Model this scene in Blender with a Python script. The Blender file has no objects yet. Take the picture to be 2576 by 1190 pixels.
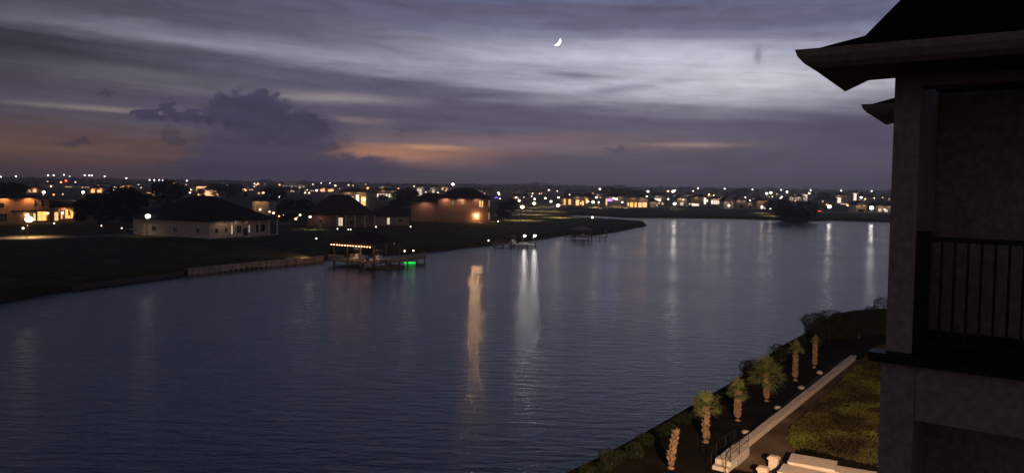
import bpy, bmesh, math, random
from math import radians, sin, cos, tan, pi, atan2, sqrt
from mathutils import Vector, Matrix
from mathutils.geometry import tessellate_polygon
random.seed(7)
S = bpy.context.scene
COL = S.collection
# ------------------------------------------------------------------ camera
FPX = 1909.0                    # focal length in pixels of a 2576 px wide picture
EYE = 16.0
ROLL = radians(0.85)
PPY = 545.0                     # optical axis row
PITCH = math.atan((PPY - 463.0) / FPX)
fw = Vector((0, cos(PITCH), -sin(PITCH)))
up0 = Vector((0, sin(PITCH), cos(PITCH)))
rt0 = Vector((1, 0, 0))
rt = rt0 * cos(ROLL) + up0 * sin(ROLL)
up = up0 * cos(ROLL) - rt0 * sin(ROLL)
cd = bpy.data.cameras.new('camera')
cam = bpy.data.objects.new('camera', cd)
COL.objects.link(cam)
M = Matrix((rt, up, -fw)).transposed().to_4x4()
M.translation = Vector((0, 0, EYE))
cam.matrix_world = M
cd.sensor_width = 36.0
cd.lens = 36.0 * FPX / 2576.0
cd.shift_y = -(595.0 - PPY) / 2576.0
cd.clip_start = 0.1
cd.clip_end = 60000
S.camera = cam
S.render.resolution_x, S.render.resolution_y = 1024, 472
S.view_settings.view_transform = 'Standard'
S.view_settings.look = 'None'
S.view_settings.exposure = 0
S.view_settings.gamma = 1
S.render.engine = 'CYCLES'
S.cycles.use_denoising = True
S.cycles.max_bounces = 5
S.cycles.diffuse_bounces = 2
S.cycles.glossy_bounces = 3
S.cycles.transmission_bounces = 3
S.cycles.sample_clamp_indirect = 3
S.cycles.use_light_tree = True
S.cycles.filter_width = 1.5

def ray(px, py):
    d = fw + rt * ((px - 1288) / FPX) + up * ((PPY - py) / FPX)
    return d.normalized()

def at(px, py, z=0.0):
    d = ray(px, py)
    t = (z - EYE) / d.z
    return Vector((d.x * t, d.y * t, z))

def atD(px, py, D):
    d = ray(px, py)
    t = D / d.y
    return Vector((d.x * t, D, EYE + d.z * t))

def ang(px, py):
    d = ray(px, py)
    return math.degrees(atan2(d.x, d.y)), math.degrees(math.asin(d.z))

def lin(c):
    out = []
    for v in c:
        v = v / 255.0
        out.append(v / 12.92 if v <= 0.04045 else ((v + 0.055) / 1.055) ** 2.4)
    return tuple(out)

# ------------------------------------------------------------------ sky
SKYK = 1.07
world = bpy.data.worlds.new('World')
S.world = world
world.use_nodes = True
nt = world.node_tree
nt.nodes.clear()
N = nt.nodes.new
L = nt.links.new
def wmath(op, a, b=None, c=None, clamp=False):
    n = N('ShaderNodeMath'); n.operation = op; n.use_clamp = clamp
    for i, v in enumerate((a, b, c)):
        if v is None: continue
        if isinstance(v, (int, float)): n.inputs[i].default_value = v
        else: L(v, n.inputs[i])
    return n.outputs[0]
tc = N('ShaderNodeTexCoord')
sep = N('ShaderNodeSeparateXYZ'); L(tc.outputs['Generated'], sep.inputs[0])
az = wmath('MULTIPLY', wmath('ARCTAN2', sep.outputs[0], sep.outputs[1]), 57.29578)
el = wmath('MULTIPLY', wmath('ARCSINE', sep.outputs[2]), 57.29578)
def wnoise(su, sv, scale, detail, rough, seed, dist=0.0, shear=0.0):
    cx = N('ShaderNodeCombineXYZ')
    L(wmath('MULTIPLY', az, su), cx.inputs[0])
    v = wmath('MULTIPLY', wmath('ADD', el, wmath('MULTIPLY', az, shear)), sv)
    L(v, cx.inputs[1])
    cx.inputs[2].default_value = seed
    n = N('ShaderNodeTexNoise'); n.noise_dimensions = '3D'
    n.inputs['Scale'].default_value = scale
    n.inputs['Detail'].default_value = detail
    n.inputs['Roughness'].default_value = rough
    n.inputs['Distortion'].default_value = dist
    L(cx.outputs[0], n.inputs['Vector'])
    return wmath('SUBTRACT', n.outputs[0], 0.5)
n_big = wnoise(0.045, 0.42, 1.0, 5, 0.55, 3.1, 0.6, 0.03)
n_str = wnoise(0.07, 1.3, 1.0, 6, 0.6, 9.7, 0.3, 0.05)
n_str2 = wnoise(0.05, 2.6, 1.0, 5, 0.55, 21.7, 0.5, 0.06)
n_mid = wnoise(0.17, 0.75, 1.0, 6, 0.6, 63.1, 1.6, 0.04)
n_fin = wnoise(0.5, 1.2, 1.0, 6, 0.62, 5.2, 0.4)
uW = wmath('ADD', az, wmath('MULTIPLY', n_big, 9.0))
vW = wmath('ADD', wmath('ADD', el, wmath('MULTIPLY', n_big, 2.2)), wmath('MULTIPLY', n_str, 1.0))
n_bil = wnoise(1.1, 1.5, 1.0, 8, 0.6, 31.3, 0.2)
n_bi2 = wnoise(1.1, 1.5, 1.0, 8, 0.6, 47.9, 0.2)
uC = wmath('ADD', az, wmath('MULTIPLY', n_bil, 3.0))
vC = wmath('ADD', el, wmath('MULTIPLY', n_bi2, 2.2))
# vertical run of the clear dusk sky, by elevation
ramp = N('ShaderNodeValToRGB')
stops = [(0, (80, 70, 86)), (2, (80, 73, 92)), (4.5, (80, 79, 100)), (7, (98, 98, 119)), (10, (108, 112, 136)),
         (13, (94, 101, 131)), (16, (106, 127, 166)), (21, (78, 96, 140)), (29, (32, 40, 66)), (60, (17, 20, 34)), (90, (14, 16, 27))]
cr = ramp.color_ramp
cr.elements[0].position = 0
cr.elements[0].color = (*lin(stops[0][1]), 1)
cr.elements[1].position = 1
cr.elements[1].color = (*lin(stops[-1][1]), 1)
for e, c in stops[1:-1]:
    k = cr.elements.new(e / 90.0); k.color = (*lin(c), 1)
L(wmath('DIVIDE', wmath('MAXIMUM', vW, 0.0), 90.0, clamp=True), ramp.inputs[0])
color = ramp.outputs[0]
def gauss(px, py, sx, sy, u=uW, v=vW, slope=0.0):
    a0, e0 = ang(px, py)
    du = wmath('SUBTRACT', u, a0)
    dv = wmath('SUBTRACT', v, e0)
    if slope: dv = wmath('ADD', dv, wmath('MULTIPLY', du, slope))
    du = wmath('DIVIDE', du, sx / 33.3)
    dv = wmath('DIVIDE', dv, sy / 33.3)
    r2 = wmath('ADD', wmath('MULTIPLY', du, du), wmath('MULTIPLY', dv, dv))
    return wmath('POWER', 2.71828, wmath('MULTIPLY', r2, -0.7))
def blend(mask, rgb, k):
    global color
    m = N('ShaderNodeMix'); m.data_type = 'RGBA'
    L(wmath('MULTIPLY', mask, k, clamp=True), m.inputs[0])
    L(color, m.inputs[6])
    m.inputs[7].default_value = (*lin(rgb), 1)
    color = m.outputs[2]
CL = [  # centre px, py, half widths, colour, strength, slope : cloud banks and clear gaps by direction
 (1350, 155, 640, 50, (196, 196, 214), .96, .01),
 (1800, 218, 440, 60, (216, 214, 224), .97, 0),
 (1350, 205, 380, 38, (160, 160, 176), .6, .03),
 (2150, 195, 160, 45, (176, 176, 188), .6, 0),
 (-80, 100, 620, 210, (44, 42, 52), 1.0, 0),
 (200, 20, 500, 50, (66, 64, 76), .6, 0),
 (480, 60, 520, 42, (90, 84, 100), .7, .03),
 (640, 125, 380, 17, (144, 142, 156), .8, .04),
 (560, 232, 300, 14, (116, 112, 122), .6, .05),
 (330, 205, 260, 24, (100, 102, 106), .55, .05),
 (200, 320, 420, 60, (88, 74, 74), .75, 0),
 (120, 395, 420, 58, (112, 80, 62), .9, 0),
 (60, 445, 420, 22, (84, 58, 54), .8, 0),
 (1250, 28, 620, 22, (90, 86, 108), .85, .01),
 (1850, 40, 420, 24, (96, 94, 116), .75, 0),
 (1850, 92, 230, 10, (116, 114, 136), .75, .03),
 (950, 212, 250, 26, (82, 80, 102), .9, .05),
 (1140, 262, 230, 30, (82, 79, 101), .9, .08),
 (700, 290, 700, 40, (86, 80, 98), .75, 0),
 (1500, 312, 1100, 44, (86, 81, 102), .9, 0),
 (2130, 330, 200, 48, (74, 70, 92), .85, 0),
 (1030, 388, 170, 26, (206, 142, 104), .97, 0),
 (1330, 352, 290, 17, (124, 103, 110), .8, 0),
 (1500, 375, 240, 9, (132, 110, 112), .55, 0),
 (1560, 425, 800, 30, (84, 77, 96), .75, 0),
 (1040, 448, 300, 14, (84, 74, 88), .7, 0),
]
for px, py, sx, sy, rgb, k, sl in CL:
    blend(gauss(px, py, sx, sy, slope=sl), rgb, k)
# thin bright slits and small dark wisps, less warped
uS = wmath('ADD', az, wmath('MULTIPLY', n_str, 2.5))
vS = wmath('ADD', el, wmath('MULTIPLY', n_str, .55))
for px, py, sx, sy, rgb, k, sl in [
 (245, 273, 120, 6, (140, 128, 124), .8, .02), (840, 246, 130, 8, (158, 148, 152), .9, .02),
 (885, 304, 60, 6, (138, 118, 120), .7, .03), (1735, 365, 85, 5, (172, 144, 130), .75, 0),
 (1075, 372, 80, 6, (214, 158, 118), .7, 0), (700, 100, 300, 9, (112, 110, 128), .5, .02),
 (640, 175, 300, 7, (88, 86, 102), .7, .06), (520, 215, 300, 6, (84, 82, 96), .6, .05),
 (1430, 193, 55, 6, (112, 110, 130), .8, .1), (1560, 225, 90, 9, (124, 122, 142), .7, -.12),
 (1300, 165, 300, 8, (150, 150, 172), .4, .02), (1640, 255, 300, 8, (168, 166, 178), .5, 0)]:
    blend(gauss(px, py, sx, sy, uS, vS, sl), rgb, k)
# cumulus: several lumps joined, edge broken by billow noise
def lumps(items, soft_lo, soft_hi, rgb, k):
    tot = None
    for px, py, sx, sy in items:
        g = gauss(px, py, sx, sy, uC, vC)
        tot = g if tot is None else wmath('MAXIMUM', tot, g)
    t = N('ShaderNodeMapRange'); t.interpolation_type = 'SMOOTHSTEP'
    t.inputs['From Min'].default_value = soft_lo
    t.inputs['From Max'].default_value = soft_hi
    L(tot, t.inputs[0])
    blend(t.outputs[0], rgb, k)
lumps([(660, 385, 160, 75), (560, 430, 120, 45), (720, 345, 140, 55), (800, 425, 200, 40)], .30, .70, (70, 64, 87), .92)
cum = [(625, 280, 92, 40), (575, 282, 52, 30), (700, 322, 105, 42), (770, 320, 52, 38), (490, 293, 70, 15), (395, 288, 60, 10),
       (430, 272, 18, 12), (660, 260, 40, 28), (535, 264, 16, 14)]
lumps([(a, b_ + 6, c * 1.12, d * 1.25) for a, b_, c, d in cum], .28, .62, (72, 68, 90), .6)
lumps(cum, .36, .62, (60, 57, 82), .85)
lumps([(640, 262, 40, 18), (775, 312, 34, 18), (690, 300, 50, 18), (590, 300, 60, 14)], .25, .75, (54, 52, 76), .5)
lumps([(425, 340, 26, 15), (190, 358, 42, 9), (440, 355, 24, 8), (262, 236, 20, 7)], .35, .7, (68, 60, 72), .75)
lumps([(1545, 376, 32, 6), (1015, 328, 26, 8), (1065, 326, 20, 8)], .35, .7, (80, 76, 96), .8)
blend(gauss(1907, 138, 8, 18, az, el), (130, 130, 150), .8)
# fine streak shading over everything
br = wmath('ADD', 1.0, wmath('ADD', wmath('ADD', wmath('MULTIPLY', n_str, .55), wmath('MULTIPLY', n_str2, .25)), wmath('ADD', wmath('MULTIPLY', n_fin, .26), wmath('MULTIPLY', n_mid, .6))))
vm = N('ShaderNodeVectorMath'); vm.operation = 'SCALE'
L(color, vm.inputs[0]); L(br, vm.inputs['Scale'])
# darker below the horizon and towards the east behind
sky = N('ShaderNodeTexSky'); sky.sky_type = 'NISHITA'; sky.sun_disc = False
sky.sun_elevation = radians(-4.0); sky.sun_rotation = radians(12.0); sky.altitude = 20
bgA = N('ShaderNodeBackground'); L(sky.outputs[0], bgA.inputs[0]); bgA.inputs[1].default_value = 0.05
bgB = N('ShaderNodeBackground'); L(vm.outputs[0], bgB.inputs[0])
west = wmath('MULTIPLY_ADD', sep.outputs[1], .35, .65, clamp=True)
L(wmath('MULTIPLY', west, SKYK), bgB.inputs[1])
# warm fill added to the unseen eastern sky to brighten the facades
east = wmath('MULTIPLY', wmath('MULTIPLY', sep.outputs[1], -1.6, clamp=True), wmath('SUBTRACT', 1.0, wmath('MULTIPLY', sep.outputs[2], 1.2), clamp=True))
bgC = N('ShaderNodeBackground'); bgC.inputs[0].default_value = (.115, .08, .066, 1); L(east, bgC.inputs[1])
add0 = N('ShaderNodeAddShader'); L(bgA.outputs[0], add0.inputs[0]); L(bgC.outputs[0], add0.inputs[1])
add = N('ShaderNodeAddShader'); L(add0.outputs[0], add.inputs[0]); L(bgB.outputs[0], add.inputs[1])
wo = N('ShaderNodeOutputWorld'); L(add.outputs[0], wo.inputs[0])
world.cycles.sampling_method = 'MANUAL'
world.cycles.sample_map_resolution = 512
# last glow of the sun, far below its daylight strength
sd = bpy.data.lights.new('sun', 'SUN'); sd.energy = 0.003; sd.angle = radians(20); sd.color = (.8, .88, 1)
so = bpy.data.objects.new('sun', sd); COL.objects.link(so)
so.rotation_euler = (radians(82), 0, radians(180 - 12))

# ------------------------------------------------------------------ materials
MATS = {}
def mat(name, rgb, rough=.8, var=.2, scale=3.0, bump=0.0, metal=0.0, spec=.3, emit=None, es=1.0, sample=True):
    if name in MATS: return MATS[name]
    m = bpy.data.materials.new(name); m.use_nodes = True
    t = m.node_tree; b = t.nodes['Principled BSDF']
    b.inputs['Roughness'].default_value = rough
    b.inputs['Metallic'].default_value = metal
    b.inputs['Specular IOR Level'].default_value = spec
    if emit:
        b.inputs['Base Color'].default_value = (.2, .2, .2, 1)
        b.inputs['Emission Color'].default_value = (*emit, 1)
        b.inputs['Emission Strength'].default_value = es
        if not sample: m.cycles.emission_sampling = 'NONE'
    else:
        co = t.nodes.new('ShaderNodeTexCoord')
        n = t.nodes.new('ShaderNodeTexNoise'); n.inputs['Scale'].default_value = scale; n.inputs['Detail'].default_value = 5
        t.links.new(co.outputs['Object'], n.inputs['Vector'])
        r = t.nodes.new('ShaderNodeValToRGB')
        r.color_ramp.elements[0].position = .3; r.color_ramp.elements[1].position = .7
        r.color_ramp.elements[0].color = (*[c * (1 - var) for c in rgb], 1)
        r.color_ramp.elements[1].color = (*[min(1, c * (1 + var)) for c in rgb], 1)
        t.links.new(n.outputs[0], r.inputs[0]); t.links.new(r.outputs[0], b.inputs['Base Color'])
        if bump:
            bp = t.nodes.new('ShaderNodeBump'); bp.inputs['Strength'].default_value = bump
            t.links.new(n.outputs[0], bp.inputs['Height']); t.links.new(bp.outputs[0], b.inputs['Normal'])
    MATS[name] = m
    return m
def brick_mat(name, c1, c2, mortar):
    m = bpy.data.materials.new(name); m.use_nodes = True
    t = m.node_tree; b = t.nodes['Principled BSDF']; b.inputs['Roughness'].default_value = .9
    co = t.nodes.new('ShaderNodeTexCoord'); k = t.nodes.new('ShaderNodeTexBrick')
    mp = t.nodes.new('ShaderNodeMapping'); mp.inputs['Rotation'].default_value = (radians(90), 0, 0)
    t.links.new(co.outputs['Object'], mp.inputs[0]); t.links.new(mp.outputs[0], k.inputs['Vector'])
    k.inputs['Color1'].default_value = (*c1, 1); k.inputs['Color2'].default_value = (*c2, 1); k.inputs['Mortar'].default_value = (*mortar, 1)
    k.inputs['Scale'].default_value = 2.2; k.inputs['Mortar Size'].default_value = .02
    t.links.new(k.outputs[0], b.inputs['Base Color']); MATS[name] = m
    return m
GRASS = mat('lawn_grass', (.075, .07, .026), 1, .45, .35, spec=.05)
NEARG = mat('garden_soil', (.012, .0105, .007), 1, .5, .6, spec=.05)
ASPH = mat('asphalt', (.10, .09, .08), .9, .25, .8)
CONC = mat('concrete', (.42, .39, .34), .85, .18, 1.5, .1)
CAPM = mat('pale_coping', (.58, .50, .41), .85, .1, 2.5, .08)
ORANGE_LIT = mat('orange_lit_stucco', (.44, .27, .15), .9, .15, 2.0, .05)  # stucco with the orange lamp light put into its colour
SEAW = mat('pale_sheet_pile', (.52, .42, .33), .9, .3, 1.2, .1)
STUC = mat('pale_stucco', (.5, .45, .38), .9, .12, 3.0, .08)
TANS = mat('tan_stucco', (.40, .32, .24), .9, .15, 2.0, .05)
GREYW = mat('grey_siding', (.32, .31, .30), .9, .15, 2.0)
WHITEW = mat('white_siding', (.62, .60, .56), .85, .1, 2.0)
BRICK = brick_mat('red_brick', (.30, .14, .085), (.24, .11, .07), (.33, .26, .2))
ROOF = mat('dark_shingle', (.035, .032, .034), .95, .35, 6, spec=.1)
ROOFB = mat('brown_shingle', (.06, .045, .038), .95, .35, 6, spec=.1)
TRIM = mat('white_trim', (.55, .52, .47), .7, .08, 4)
GLASSD = mat('dark_window_glass', (.012, .013, .018), .15, .1, 2, spec=.5)
METAL = mat('black_metal', (.014, .014, .015), .5, .1, 5, metal=.4)
GALV = mat('grey_metal', (.16, .16, .16), .6, .1, 5, metal=.5)
WOOD = mat('weathered_wood', (.15, .115, .085), .9, .3, 5)
PALEW = mat('pale_wood', (.36, .31, .25), .9, .2, 5)
BARK = mat('bark', (.09, .065, .045), .95, .35, 4, .3)
LEAFD = mat('dark_leaves', (.020, .027, .012), .85, .45, .8, spec=.1)
LEAFM = mat('green_leaves', (.06, .10, .022), .8, .45, 1.2, spec=.1)
LEAFP = mat('palm_leaves', (.11, .13, .045), .75, .35, 2.5, spec=.2)
BOOTS = mat('palm_bark', (.22, .145, .085), .95, .35, 6, .4)
EW = {}
def emat(key, rgb, s, sample=True):
    k = 'lit_' + key
    return mat(k, rgb, emit=rgb, es=s, sample=sample)
WARM = (1.0, .62, .28); SOFT = (1.0, .80, .55); COOL = (.95, .93, 1.0); ORNG = (1.0, .42, .08); WHT = (1.0, .93, .80)
B_WARM = emat('warm_bulb', WARM, 45)
B_PORCH = emat('porch_bulb', (1, .55, .22), 330)
B_SOFT = emat('soft_bulb', SOFT, 7)
B_ORNG = emat('orange_bulb', (1, .42, .14), 5, False)
B_WHT = emat('white_bulb', WHT, 16)
B_POLE = emat('pole_bulb', (1, .86, .7), 4)
B_BIG = emat('strong_bulb', (1.0, .80, .52), 4)
B_FAR = emat('far_bulb', (1.0, .88, .78), 7, False)
B_FARC = emat('far_cool_bulb', (.92, .86, 1.0), 8, False)
B_TINY = emat('tiny_bulb', (1.0, .74, .5), 4.5, False)
B_STR = emat('string_bulb', (1.0, .40, .18), 14)
B_BLUE = emat('blue_lamp', (.25, .12, 1.0), 4, False)
B_RED = emat('red_lamp', (1.0, .05, .02), 20, False)
B_GREEN = emat('green_lamp', (.02, 1.0, .10), 1.1)
W_WARM = emat('warm_window', (1.0, .55, .2), 1.4)
W_GOLD = emat('gold_window', (1.0, .5, .12), 1.7)
W_PALE = emat('pale_window', (1.0, .78, .55), .8)
W_WHT = emat('bright_window', (1.0, .84, .64), 1.3, False)
W_DIM = emat('dim_window', (1.0, .55, .3), .16, False)
W_FAR = emat('far_warm_window', (1.0, .52, .22), 1.7, False)

# ------------------------------------------------------------------ mesh builder
class MB:
    def __init__(s): s.v = []; s.f = []
    def add(s, vs, fs):
        o = len(s.v); s.v += [tuple(v) for v in vs]; s.f += [tuple(i + o for i in f) for f in fs]; return s
    def box(s, x0, x1, y0, y1, z0, z1, T=None):
        vs = [Vector(p) for p in ((x0,y0,z0),(x1,y0,z0),(x1,y1,z0),(x0,y1,z0),(x0,y0,z1),(x1,y0,z1),(x1,y1,z1),(x0,y1,z1))]
        if T: vs = [T(v) for v in vs]
        return s.add(vs, [(0,3,2,1),(4,5,6,7),(0,1,5,4),(1,2,6,5),(2,3,7,6),(3,0,4,7)])
    def tube(s, pts, rad, n=8, cap=True):
        pts = [Vector(p) for p in pts]
        if isinstance(rad, (int, float)): rad = [rad] * len(pts)
        o = len(s.v); m = len(pts)
        for i, p in enumerate(pts):
            d = (pts[min(i + 1, m - 1)] - pts[max(i - 1, 0)]).normalized()
            a = d.cross(Vector((0, 0, 1)))
            if a.length < 1e-3: a = Vector((1, 0, 0))
            a.normalize(); b = d.cross(a)
            for k in range(n):
                t = 2 * pi * k / n
                s.v.append(tuple(p + a * (cos(t) * rad[i]) + b * (sin(t) * rad[i])))
        for i in range(m - 1):
            for k in range(n):
                s.f.append((o + i*n + k, o + i*n + (k+1) % n, o + (i+1)*n + (k+1) % n, o + (i+1)*n + k))
        if cap:
            s.f.append(tuple(o + k for k in range(n))[::-1]); s.f.append(tuple(o + (m-1)*n + k for k in range(n)))
        return s
    def ball(s, c, r, nu=10, nv=6, sz=1.0):
        c = Vector(c); o = len(s.v)
        s.v.append(tuple(c + Vector((0, 0, r * sz))))
        for i in range(1, nv):
            a = pi * i / nv
            for k in range(nu):
                t = 2 * pi * k / nu
                s.v.append(tuple(c + Vector((r*sin(a)*cos(t), r*sin(a)*sin(t), r*cos(a)*sz))))
        s.v.append(tuple(c - Vector((0, 0, r * sz)))); last = len(s.v) - 1
        for k in range(nu): s.f.append((o, o+1+k, o+1+(k+1) % nu))
        for i in range(nv - 2):
            for k in range(nu):
                a = o+1+i*nu+k; b = o+1+i*nu+(k+1) % nu
                s.f.append((a, a+nu, b+nu, b))
        for k in range(nu):
            a = o+1+(nv-2)*nu+k; b = o+1+(nv-2)*nu+(k+1) % nu
            s.f.append((a, last, b))
        return s
    def prism(s, poly, z0, z1):
        n = len(poly); o = len(s.v)
        s.v += [(p[0], p[1], z0) for p in poly] + [(p[0], p[1], z1) for p in poly]
        for i in range(n):
            j = (i + 1) % n; s.f.append((o+i, o+j, o+n+j, o+n+i))
        s.f.append(tuple(o+n+i for i in range(n))); s.f.append(tuple(o+i for i in range(n))[::-1])
        return s
    def build(s, name, m, parent=None, smooth=False):
        me = bpy.data.meshes.new(name)
        me.from_pydata(s.v, [], s.f); me.materials.append(m); me.validate(); me.update()
        if smooth: me.polygons.foreach_set('use_smooth', [True] * len(me.polygons))
        o = bpy.data.objects.new(name, me); COL.objects.link(o)
        if parent: o.parent = parent
        return o
def tag(o, label=None, cat=None, group=None, kind=None):
    if label: o['label'] = label
    if cat: o['category'] = cat
    if group: o['group'] = group
    if kind: o['kind'] = kind
    return o
def thing(name, label, cat, loc=(0, 0, 0), rz=0, group=None):
    o = bpy.data.objects.new(name, None); COL.objects.link(o)
    o.location = loc; o.rotation_euler = (0, 0, rz); o.empty_display_size = .3
    return tag(o, label, cat, group)
def dup(root, loc, rz=0, sc=1.0, label=None, group=None):
    r = root.copy(); COL.objects.link(r); r.location = loc; r.rotation_euler = (0, 0, rz)
    r.scale = sc if isinstance(sc, (tuple, list)) else (sc, sc, sc)
    if label: r['label'] = label
    if group: r['group'] = group
    for ch in list(root.children):
        c = ch.copy(); COL.objects.link(c); c.parent = r
        for g in ch.children:
            d = g.copy(); COL.objects.link(d); d.parent = c
    return r
def struct(o): o['kind'] = 'structure'; return o

# ------------------------------------------------------------------ land and water
ZL = 1.2
def rough_line(pts, step, amp, rnd):
    out = []
    for a, b in zip(pts[:-1], pts[1:]):
        n = max(1, int((b - a).length / step)); n = min(n, 14)
        for i in range(n):
            p = a.lerp(b, i / n)
            if i: p = p + Vector((rnd.uniform(-amp, amp), rnd.uniform(-amp, amp), 0))
            out.append(p)
    out.append(pts[-1]); return out
def land(name, shore, rest, z, inset, m):
    poly = [Vector((p.x, p.y, 0)) for p in shore] + [Vector((x, y, 0)) for x, y in rest]
    n = len(poly)
    area = sum(poly[i].x * poly[(i+1) % n].y - poly[(i+1) % n].x * poly[i].y for i in range(n))
    sg = 1 if area > 0 else -1
    top = []
    for i in range(n):
        a, b, c = poly[i-1], poly[i], poly[(i+1) % n]
        d1 = (b - a).normalized(); d2 = (c - b).normalized()
        nn = Vector((-(d1.y + d2.y), d1.x + d2.x, 0)) * sg
        if nn.length < 1e-4: nn = Vector((-d1.y, d1.x, 0)) * sg
        top.append(b + nn.normalized() * inset + Vector((0, 0, z)))
    mb = MB()
    low = [p + Vector((0, 0, -.6)) for p in poly]
    mb.v = [tuple(p) for p in low] + [tuple(p) for p in top]
    for i in range(n):
        j = (i + 1) % n; mb.f.append((i, j, n + j, n + i))
    for t in tessellate_polygon([[Vector((p.x, p.y, 0)) for p in top]]):
        a, b, c = (top[k] for k in t)
        if (b - a).cross(c - a).z < 0: t = t[::-1]
        mb.f.append(tuple(n + k for k in t))
    return struct(mb.build(name, m))
rnd = random.Random(3)
s1 = [at(px, py) for px, py in [(-260, 815), (0, 765), (120, 742), (200, 728), (330, 711), (490, 691), (640, 677), (812, 657)]]
s2 = [at(px, py) for px, py in [(850, 650), (930, 643), (1050, 637), (1110, 632), (1230, 618), (1290, 611), (1345, 604), (1390, 599), (1440, 590), (1500, 591), (1560, 583), (1605, 574), (1632, 568)]]
s3 = [at(1628, 557, 1.0), at(1560, 552, 1.0), at(1500, 549, 1.0), at(1445, 546, 1.0)]
s4 = [at(px, py) for px, py in [(1434, 543), (1450, 541), (1500, 542.5), (1560, 547), (1630, 548), (1700, 548), (1850, 550.5), (1950, 553.5), (2010, 559), (2045, 557), (2100, 554.5), (2235, 559), (2500, 563)]]
shore = rough_line(s1, 8, .25, rnd)[:-1] + rough_line([s1[-1]] + s2, 5, .6, rnd)[:-1] + rough_line([s2[-1]] + s3, 20, .8, rnd)[:-1] + rough_line([s3[-1]] + s4, 18, 1.5, rnd)
land('ground', shore, [(900, 420), (9000, 500), (9000, 16000), (-12000, 16000), (-9000, 20), (-400, 60)], ZL, 2.2, GRASS)
r1 = [Vector((-24, -60, 0)), Vector((-17, 0, 0)), Vector((-9, 20, 0)), Vector((-3, 33, 0))] + \
     [at(px, py) for px, py in [(1450, 1196), (1540, 1146), (1610, 1106), (1700, 1052), (1770, 1012), (1840, 964), (1910, 914), (1965, 880), (2020, 842), (2060, 816), (2130, 806), (2215, 800)]] + [Vector((120, 120, 0)), Vector((400, 190, 0))]
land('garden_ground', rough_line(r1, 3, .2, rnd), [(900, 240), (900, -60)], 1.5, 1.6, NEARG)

wm = bpy.data.materials.new('lake_water'); wm.use_nodes = True
t = wm.node_tree; b = t.nodes['Principled BSDF']
b.inputs['Base Color'].default_value = (.006, .010, .022, 1)
b.inputs['Roughness'].default_value = .11
b.inputs['IOR'].default_value = 1.37
b.inputs['Specular Tint'].default_value = (.93, .98, 1, 1)
b.inputs['Specular IOR Level'].default_value = .5
g = t.nodes.new('ShaderNodeNewGeometry')
def wv(scale, rot, sx, sy, detail, st, prev):
    mp = t.nodes.new('ShaderNodeMapping'); mp.inputs['Rotation'].default_value = (0, 0, rot); mp.inputs['Scale'].default_value = (sx, sy, 1)
    t.links.new(g.outputs['Position'], mp.inputs[0])
    n = t.nodes.new('ShaderNodeTexNoise'); n.inputs['Scale'].default_value = scale; n.inputs['Detail'].default_value = detail
    n.inputs['Roughness'].default_value = .55
    t.links.new(mp.outputs[0], n.inputs['Vector'])
    bp = t.nodes.new('ShaderNodeBump'); bp.inputs['Strength'].default_value = 1.0; bp.inputs['Distance'].default_value = st
    t.links.new(n.outputs[0], bp.inputs['Height'])
    if prev: t.links.new(prev, bp.inputs['Normal'])
    return bp.outputs[0]
nn = wv(.9, .2, .42, 1.3, 5, .11, None)
nn = wv(4.6, -.1, .7, 1.3, 3, .026, nn)
t.links.new(nn, b.inputs['Normal'])
gn = t.nodes.new('ShaderNodeTexNoise'); gn.inputs['Scale'].default_value = .035; gn.inputs['Detail'].default_value = 4
t.links.new(g.outputs['Position'], gn.inputs['Vector'])
gm = t.nodes.new('ShaderNodeMapRange'); gm.inputs['From Min'].default_value = .35; gm.inputs['From Max'].default_value = .65
gm.inputs['To Min'].default_value = .08; gm.inputs['To Max'].default_value = .17
t.links.new(gn.outputs[0], gm.inputs[0]); t.links.new(gm.outputs[0], b.inputs['Roughness'])
mb = MB(); mb.add([(-6000, -200, 0), (6000, -200, 0), (6000, 1500, 0), (-6000, 1500, 0)], [(0, 1, 2, 3)])
struct(mb.build('lake_water', wm))

def strip(name, pts, w, z, m, label=None):
    mb = MB(); n = len(pts)
    for i, p in enumerate(pts):
        d = (pts[min(i+1, n-1)] - pts[max(i-1, 0)]); d.z = 0; d.normalize()
        q = Vector((-d.y, d.x, 0)) * w / 2
        mb.v.append((p.x + q.x, p.y + q.y, z)); mb.v.append((p.x - q.x, p.y - q.y, z))
    for i in range(n - 1): mb.f.append((2*i, 2*i+1, 2*i+3, 2*i+2))
    return struct(mb.build(name, m))
PAVE = mat('pale_pavement', (.24, .21, .17), .9, .25, .5)
strip('road', [at(px, py, ZL) for px, py in [(-250, 612), (0, 601), (150, 597), (300, 592), (390, 583)]], 7, ZL + .004, ASPH)
strip('road', [at(px, py, ZL) for px, py in [(1258, 545), (1290, 538), (1350, 530), (1400, 523), (1412, 516), (1380, 511)]], 12, ZL + .004, PAVE)
strip('driveway', [at(px, py, ZL) for px, py in [(690, 563), (716, 563), (742, 562)]], 14, ZL + .008, PAVE)
strip('road', [at(px, py, ZL) for px, py in [(1405, 521), (1500, 522), (1650, 524), (1740, 527), (1860, 528), (2060, 533), (2350, 541)]], 9, ZL + .012, ASPH)
strip('path', [at(px, py, 1.5) for px, py in [(2170, 905), (2090, 970), (2005, 1048), (1935, 1115), (1880, 1185)]], 3.0, 1.504, mat('sandy_path', (.12, .085, .055), 1, .5, .5, .2, spec=.05))

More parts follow.
